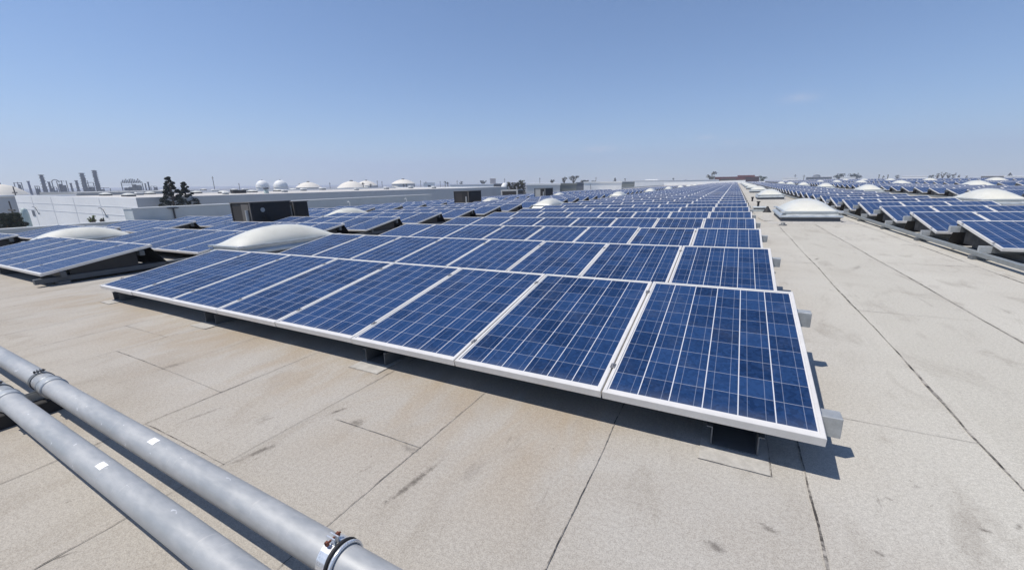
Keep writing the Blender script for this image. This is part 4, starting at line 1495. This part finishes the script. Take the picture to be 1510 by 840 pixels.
def windows(t, W, zt, rows, cols, m, w_=1.2, h_=1.0):
    for r_ in range(rows):
        for c_ in range(cols):
            x = -W / 2 + W * (c_ + 0.5) / cols
            mb = MB()
            mb.box(x - w_ / 2, x + w_ / 2, -0.05, -0.004, zt - 1.4 - r_ * 2.2 - h_, zt - 1.4 - r_ * 2.2)
            mb.build('window', m, t)


a = on_x(776, 270.6, -33.0); b = on_x(826, 269.8, -33.0)
pg_, W_, z_ = px_block('building', 'pale grey flat building behind the grey sided roof unit', 'building', 776, 826, 270.3, 75, 14, M['grey_panel'], M['white_paint'])
windows(pg_, W_, z_ - 0.2, 1, 3, M['grey_stucco'], 0.5, 1.0)
px_block('building', 'olive grey building right of the pale grey one', 'building', 825.5, 850, 270.2, 84, 10, M['olive_wall'], M['olive_wall'])
t, W_, z_ = px_block('building', 'dark slate building squeezed beside the white one', 'building', 849.5, 862, 268.8, 110, 10, M['slate_wall'], M['slate_wall'])
t, W_, z_ = px_block('building', 'bright white building left of the far white roof', 'building', 861, 917, 267.6, 100, 30, M['white_paint'], M['white_paint'])
m = MB(); m.tube([(-W_ * 0.32, -0.15, z_ - 0.6), (-W_ * 0.32, -0.3, z_ - 0.6), (-W_ * 0.30, -0.12, z_ - 2.2)], 0.05, 6); m.build('lamp_bracket', M['slate_wall'], t)
px_block('building', 'small grey boxes roofed block amid the far white roof', 'building', 916, 936, 267.2, 150, 10, M['olive_wall'], M['grey_panel'])
px_block('building', 'white long low hall right of the small grey block', 'building', 935, 1060, 265.4, 225, 30, M['white_paint'], M['white_paint'])
px_block('building', 'white raised hall part behind the small grey block', 'building', 952, 970, 264.6, 240, 20, M['white_paint'], M['white_paint'])
t, W_, z_ = px_block('building', 'small white hall with one dark window left of two palms', 'building', 624.5, 641, 269.3, 240, 12, M['white_paint'], M['white_paint'])
windows(t, W_, z_, 1, 1, M['slate_wall'], 1.6, 1.6)
px_block('building', 'long white low hall below the pale pink tower', 'building', 664, 728, 271.8, 215, 20, M['white_paint'], M['white_paint'])
px_block('building', 'pale pink square tower on the skyline', 'tower', 722.5, 731, 263.2, 300, 6, M['pink_wall'], M['pink_wall'])
px_block('building', 'grey pink low building right of the pink tower', 'building', 728, 741, 270.5, 220, 10, M['unit_tan'], M['grey_panel'])
p = at(744, 269.6, 105)
t = thing('storage_tank', 'small white tank with cap at the end of the grey wall', 'tank', T(p.x, p.y, 0))
m = MB(); m.lathe([(0.85, GZ), (0.85, p.z - 0.7), (0.6, p.z - 0.35)], 18); m.build('shell', M['tank_white'], t)
m = MB(); m.lathe([(0.6, p.z - 0.35), (0.45, p.z - 0.1), (0.0, p.z)], 18); m.build('cap', M['tank_white'], t)
# rust red building with grey plant box in front
t, W_, z_ = px_block('building', 'long low rust red building at the end of the panel rows', 'building', 1054, 1120, 260.6, 260, 25, M['rust_wall'], M['rust_roof'])
m = MB(); m.box(-W_ * 0.48, W_ * 0.2, -2.2, -0.2, z_ - 1.6, z_ - 0.5); m.build('awning', M['rust_roof'], t)
m = MB(); m.box(W_ * 0.02, W_ * 0.40, 2, 18, z_, z_ + 0.75); m.build('raised_roof', M['rust_roof'], t)
px_block('roof_box', 'grey box at the far end of the panel rows', 'roof box', 1063, 1085, 263.4, 193.5, 6, M['unit_tan'], M['unit_tan'])
t, W_, z_ = px_block('building', 'long grey building with rounded top on the right skyline', 'building', 1189, 1227, 260.8, 330, 30, M['slate_wall'], M['grey_panel'])
m = MB(); m.lathe([(W_ * 0.17, z_ - 0.2), (W_ * 0.16, z_ + 0.5), (W_ * 0.11, z_ + 1.3), (0, z_ + 1.7)], 20, mat=T(-W_ * 0.1, 9, 0)); m.build('rounded_top', M['slate_wall'], t)
px_block('building', 'long white hall among the trees on the right skyline', 'building', 1331, 1367, 259.4, 270, 25, M['white_paint'], M['white_paint'])
px_block('building', 'small white hall left of the long grey one', 'building', 1155, 1176, 262.0, 250, 20, M['white_paint'], M['white_paint'])
px_block('building', 'low white hall right of the long grey one', 'building', 1240, 1262, 260.9, 260, 20, M['white_paint'], M['white_paint'])
px_block('building', 'low grey brown building at the right before the white hall', 'building', 1447, 1481, 259.0, 280, 20, M['unit_tan'], M['grey_panel'])
px_block('building', 'white hall cut by the right photo edge', 'building', 1481, 1530, 259.2, 260, 20, M['white_paint'], M['white_paint'])


# ------------------------------------------------------------------ domed tanks
def tank(label, pl, pr, py_top, py_rim, dist, m_dome, py_base=None, wall=False, rise=None):
    a, b = at(pl, py_rim, dist), at(pr, py_rim, dist)
    mid = (a + b) / 2
    rad = (b - a).length / 2
    zt = at((pl + pr) / 2, py_top, dist).z
    t = thing('domed_tank', label, 'tank', T(mid.x, mid.y, 0), 'domed tanks on the skyline')
    zr = mid.z
    prof = []
    for i in range(11):
        u = i / 10
        if m_dome is M['tank_white']:
            prof.append((rad * math.cos(u * math.pi / 2), zr + (zt - zr) * math.sin(u * math.pi / 2)))
        else:
            prof.append((rad * (1 - u), zr + (zt - zr) * (1 - (1 - u) ** 2.1)))
    m = MB(); m.lathe(prof, 28); m.build('dome', m_dome, t)
    m = MB(); m.lathe([(rad * 0.985, GZ), (rad * 0.985, zr - 0.02)], 28); m.build('shell', M['grey_panel'] if m_dome is M['tank_dome'] else m_dome, t)
    m = MB(); m.lathe([(rad * 0.985, zr - 0.35), (rad * 1.02, zr - 0.35), (rad * 1.02, zr), (rad, zr + 0.02)], 28); m.build('rim', M['tank_white'], t)
    m = MB(); m.lathe([(rad * 0.12, zt - 0.15), (rad * 0.12, zt + 0.18 * rad * 0.4), (0, zt + 0.2 * rad * 0.4)], 10); m.build('top_hatch', M['slate_wall'], t)
    return t


tank('big cream domed tank with grey wall behind the shrubs at the left edge', -48, 46, 271.5, 287.6, 108, M['tank_dome'])
tank('white round domed tank, left one of the close pair', 377, 398, 265.8, 275.5, 330, M['tank_white'])
tank('white round domed tank, right one of the close pair', 403, 425, 265.5, 275.2, 330, M['tank_white'])
tank('low cream domed tank right of the close round pair', 436, 474, 268.6, 276.0, 300, M['tank_dome'])
tank('widest low cream domed tank with palms before it', 497, 540, 267.2, 276.3, 280, M['tank_dome'])
tank('cream domed tank half hidden behind the widest one', 524, 557, 266.4, 273.5, 330, M['tank_dome'])
tank('cream domed tank with straight sides and rim', 577, 612, 264.6, 270.6, 300, M['tank_dome'])


# ------------------------------------------------------------------ refinery on the left skyline
RD = 480.0


def column(label, pl, pr, pt, mat, rings=6, lean=0, cap='dome', name='refinery_column'):
    a, b = at(pl, pt, RD), at(pr, pt, RD)
    mid = (a + b) / 2
    rad = (b - a).length / 2
    H = mid.z - GZ
    t = thing(name, label, 'refinery tower', T(mid.x, mid.y, GZ), 'refinery towers on the skyline')
    m = MB(); m.lathe([(rad * 1.05, 0), (rad * 0.95, H * 0.55), (rad * 0.8, H * 0.6), (rad * 0.78, H * 0.96), (rad * 0.5, H), (0, H)], 14); m.build('shaft', mat, t)
    m = MB()
    for i in range(rings):
        z = H * (0.35 + 0.63 * i / max(1, rings - 1))
        m.lathe([(rad * 0.8, z - 0.2), (rad * 1.2, z - 0.2), (rad * 1.2, z + 0.3), (rad * 1.1, z + 0.3), (rad * 0.8, z)], 10)
    m.build('platform', M['refinery_pale'], t)
    m = MB(); m.tube([(rad * 1.1, 0, 0), (rad * 1.1, 0, H * 0.9), (0, 0, H * 0.93)], rad * 0.12, 6); m.build('riser_pipe', M['refinery'], t)
    m = MB()
    for i in range(rings + 2):
        z = H * random.uniform(0.2, 0.92)
        sx = random.choice((-1, 1)) * rad * random.uniform(0.7, 1.0)
        m.box(sx - rad * 0.45, sx + rad * 0.45, -rad * 0.6, rad * 0.6, z, z + H * random.uniform(0.03, 0.09))
    m.build('access_ladder', M['refinery'], t)
    return t


def rack_tower(label, pl, pr, pt, mat, levels=6, spikes=0):
    a, b = at(pl, pt, RD), at(pr, pt, RD)
    mid = (a + b) / 2
    h = (b - a).length / 2
    H = mid.z - GZ
    ang = math.atan2(b.y - a.y, b.x - a.x)
    t = thing('refinery_structure', label, 'refinery tower', T(mid.x, mid.y, GZ) @ Matrix.Rotation(ang, 4, 'Z'), 'refinery towers on the skyline')
    m = MB()
    d = min(h, 4.5)
    nb_ = max(2, int(h / 3))
    for i in range(nb_ + 1):
        x = -h + 2 * h * i / nb_
        for y in (-d, d):
            m.box(x - 0.25, x + 0.25, y - 0.25, y + 0.25, 0, H * random.uniform(0.86, 1.0))
    for l in range(levels):
        z = H * (l + 1) / levels * 0.97
        m.box(-h - 0.2, h * random.uniform(0.6, 1.05), -d - 0.2, d + 0.2, z - 0.3, z)
    m.build('steel_frame', M['refinery'], t)
    nv = max(2, int(h / 1.6))
    for l in range(nv):
        x = -h * 0.86 + 1.72 * h * (l + 0.5) / nv + random.uniform(-0.2, 0.2)
        r_ = random.uniform(0.8, 1.1) * h / nv
        z = H * random.uniform(0.7, 0.99) * (0.75 + 0.25 * math.sin(math.pi * (l + 0.5) / nv))
        m = MB()
        m.lathe([(r_, 0), (r_, z * 0.96), (r_ * 0.6, z), (0, z)], 9, mat=T(x, random.uniform(-1, 1), 0))
        m.build('vessel', mat, t)
    for s in range(spikes):
        m = MB()
        x = -h * 0.9 + 1.8 * h * (s + 0.5) / spikes
        m.tube([(x, 0, H * 0.9), (x, 0, H * random.uniform(1.05, 1.16))], h * 0.055, 7)
        m.build('stack', M['refinery_pale'], t)
    return t


rack_tower('stubby tapering refinery tower at the far left of the skyline', 20, 31, 268.5, M['refinery_pale'], 4)
column('thin blue refinery stack second from the far left', 39, 43.5, 267, M['refinery_blue'], 2)
column('tall ringed refinery column right of the blue stack', 56.5, 64, 257.5, M['refinery'], 7)
rack_tower('low refinery frame left of the tall ringed column', 51, 57, 273.5, M['refinery'], 3)
column('short slim refinery column right of the tall ringed one', 69.5, 74, 268, M['refinery'], 4)
rack_tower('small refinery frame between short column and arched tower', 75, 83, 275, M['refinery_pale'], 3)
t = rack_tower('broad refinery tower with an open pipe arch on top', 83, 97, 266, M['refinery'], 5)
H = at(90, 266, RD).z - GZ
m = MB(); m.tube([(-5.2, -2, H * 0.5)] + [(-5.2 + 2.2 * (1 - math.cos(a_)) * 0.9, -2, H * 0.9 + H * 0.13 * math.sin(a_)) for a_ in [i * math.pi / 8 for i in range(1, 9)]], 0.3, 8); m.build('pipe_arch', M['refinery_pale'], t)
column('small pointed refinery column before the twin tall towers', 102, 106, 270, M['refinery'], 3)
column('medium refinery column left of the pale tall tower', 109.5, 114.5, 266, M['refinery'], 5)
rack_tower('dark low refinery frame between the two tallest towers', 121, 137, 268, M['refinery'], 5, 1)
column('tall refinery tower with pale band, left of the two tallest', 116, 124, 255, M['refinery_pale'], 8)
column('tallest refinery tower on the skyline', 134.5, 142, 251, M['refinery'], 10)
rack_tower('low refinery piping right of the tallest tower', 143, 162, 276, M['refinery'], 2)
rack_tower('wide refinery block crowned with many short stacks', 178, 209, 267.5, M['refinery_pale'], 6, 11)
column('slim dark flue left of the leaning pair by the wide block', 212.5, 215, 270.5, M['refinery'], 2)
column('slim dark flue right of the pair by the wide block', 216.5, 219.5, 268.3, M['refinery'], 2)
rack_tower('low dark refinery shed beside the slim flues', 222, 231, 273.8, M['refinery'], 2)

# ------------------------------------------------------------------ poles
for px, py, d, lab in ((19, 275, 90, 'dark utility pole before the big cream dome'), (13, 296.5, 60, 'shorter dark pole with arm before the grey tank wall'),
                       (313, 260, 250, 'tall thin mast on the skyline left of the round tanks'), (441, 270, 300, 'thin pole at the left rim of the low dome'),
                       (486, 269, 300, 'thin pole right of the low cream dome'), (556, 266, 320, 'first thin pole after the widest dome'), (563, 267, 320, 'second thin pole after the widest dome'),
                       (620, 266, 320, 'thin pole between straight sided tank and white hall'), (628, 267.5, 320, 'thin pole over the small white hall'), (649, 267, 320, 'thin pole left of the two palms'),
                       (674, 266, 320, 'thin pole right of the two palms'), (744, 263, 320, 'thin pole right of the pink tower'), (796, 262, 300, 'thin pole over the pale grey building'),
                       (879, 261, 300, 'thin pole over the white building'), (1173, 257, 330, 'thin pole left of the long grey building'), (352, 270, 320, 'thin pole right of the tall mast'),
                       (245, 268, 320, 'thin pole behind the conifers'), (1186, 258, 330, 'thin pole beside the long grey building')):
    top = at(px, py, d)
    t = thing('utility_pole', lab, 'pole', T(top.x, top.y, GZ), 'poles on the skyline')
    h = top.z - GZ
    m = MB(); m.tube([(0, 0, 0), (0, 0, h)], [0.03 + d * 0.00045, 0.025 + d * 0.0004], 7); m.build('shaft', M['pole'], t)
    m = MB(); m.box(-0.9, 0.9, -0.06, 0.06, h - 0.9, h - 0.75); m.build('cross_arm', M['pole'], t)

# ------------------------------------------------------------------ summer haze over the plain
hk = NT('haze_air')
hk.t.nodes.remove(hk.b)
pv = hk.n('ShaderNodeVolumePrincipled')
HAZE_D = 0.0006
pv.inputs['Color'].default_value = (0.74, 0.82, 0.99, 1)
pv.inputs['Density'].default_value = HAZE_D
pv.inputs['Anisotropy'].default_value = 0.2
hk.l(pv.outputs[0], hk.t.nodes['Material Output'].inputs['Volume'])
m = MB(); m.box(-2600, 1400, -300, 2600, GZ - 1.0, 150.0)
tag(m.build('haze', hk.m), kind='stuff')
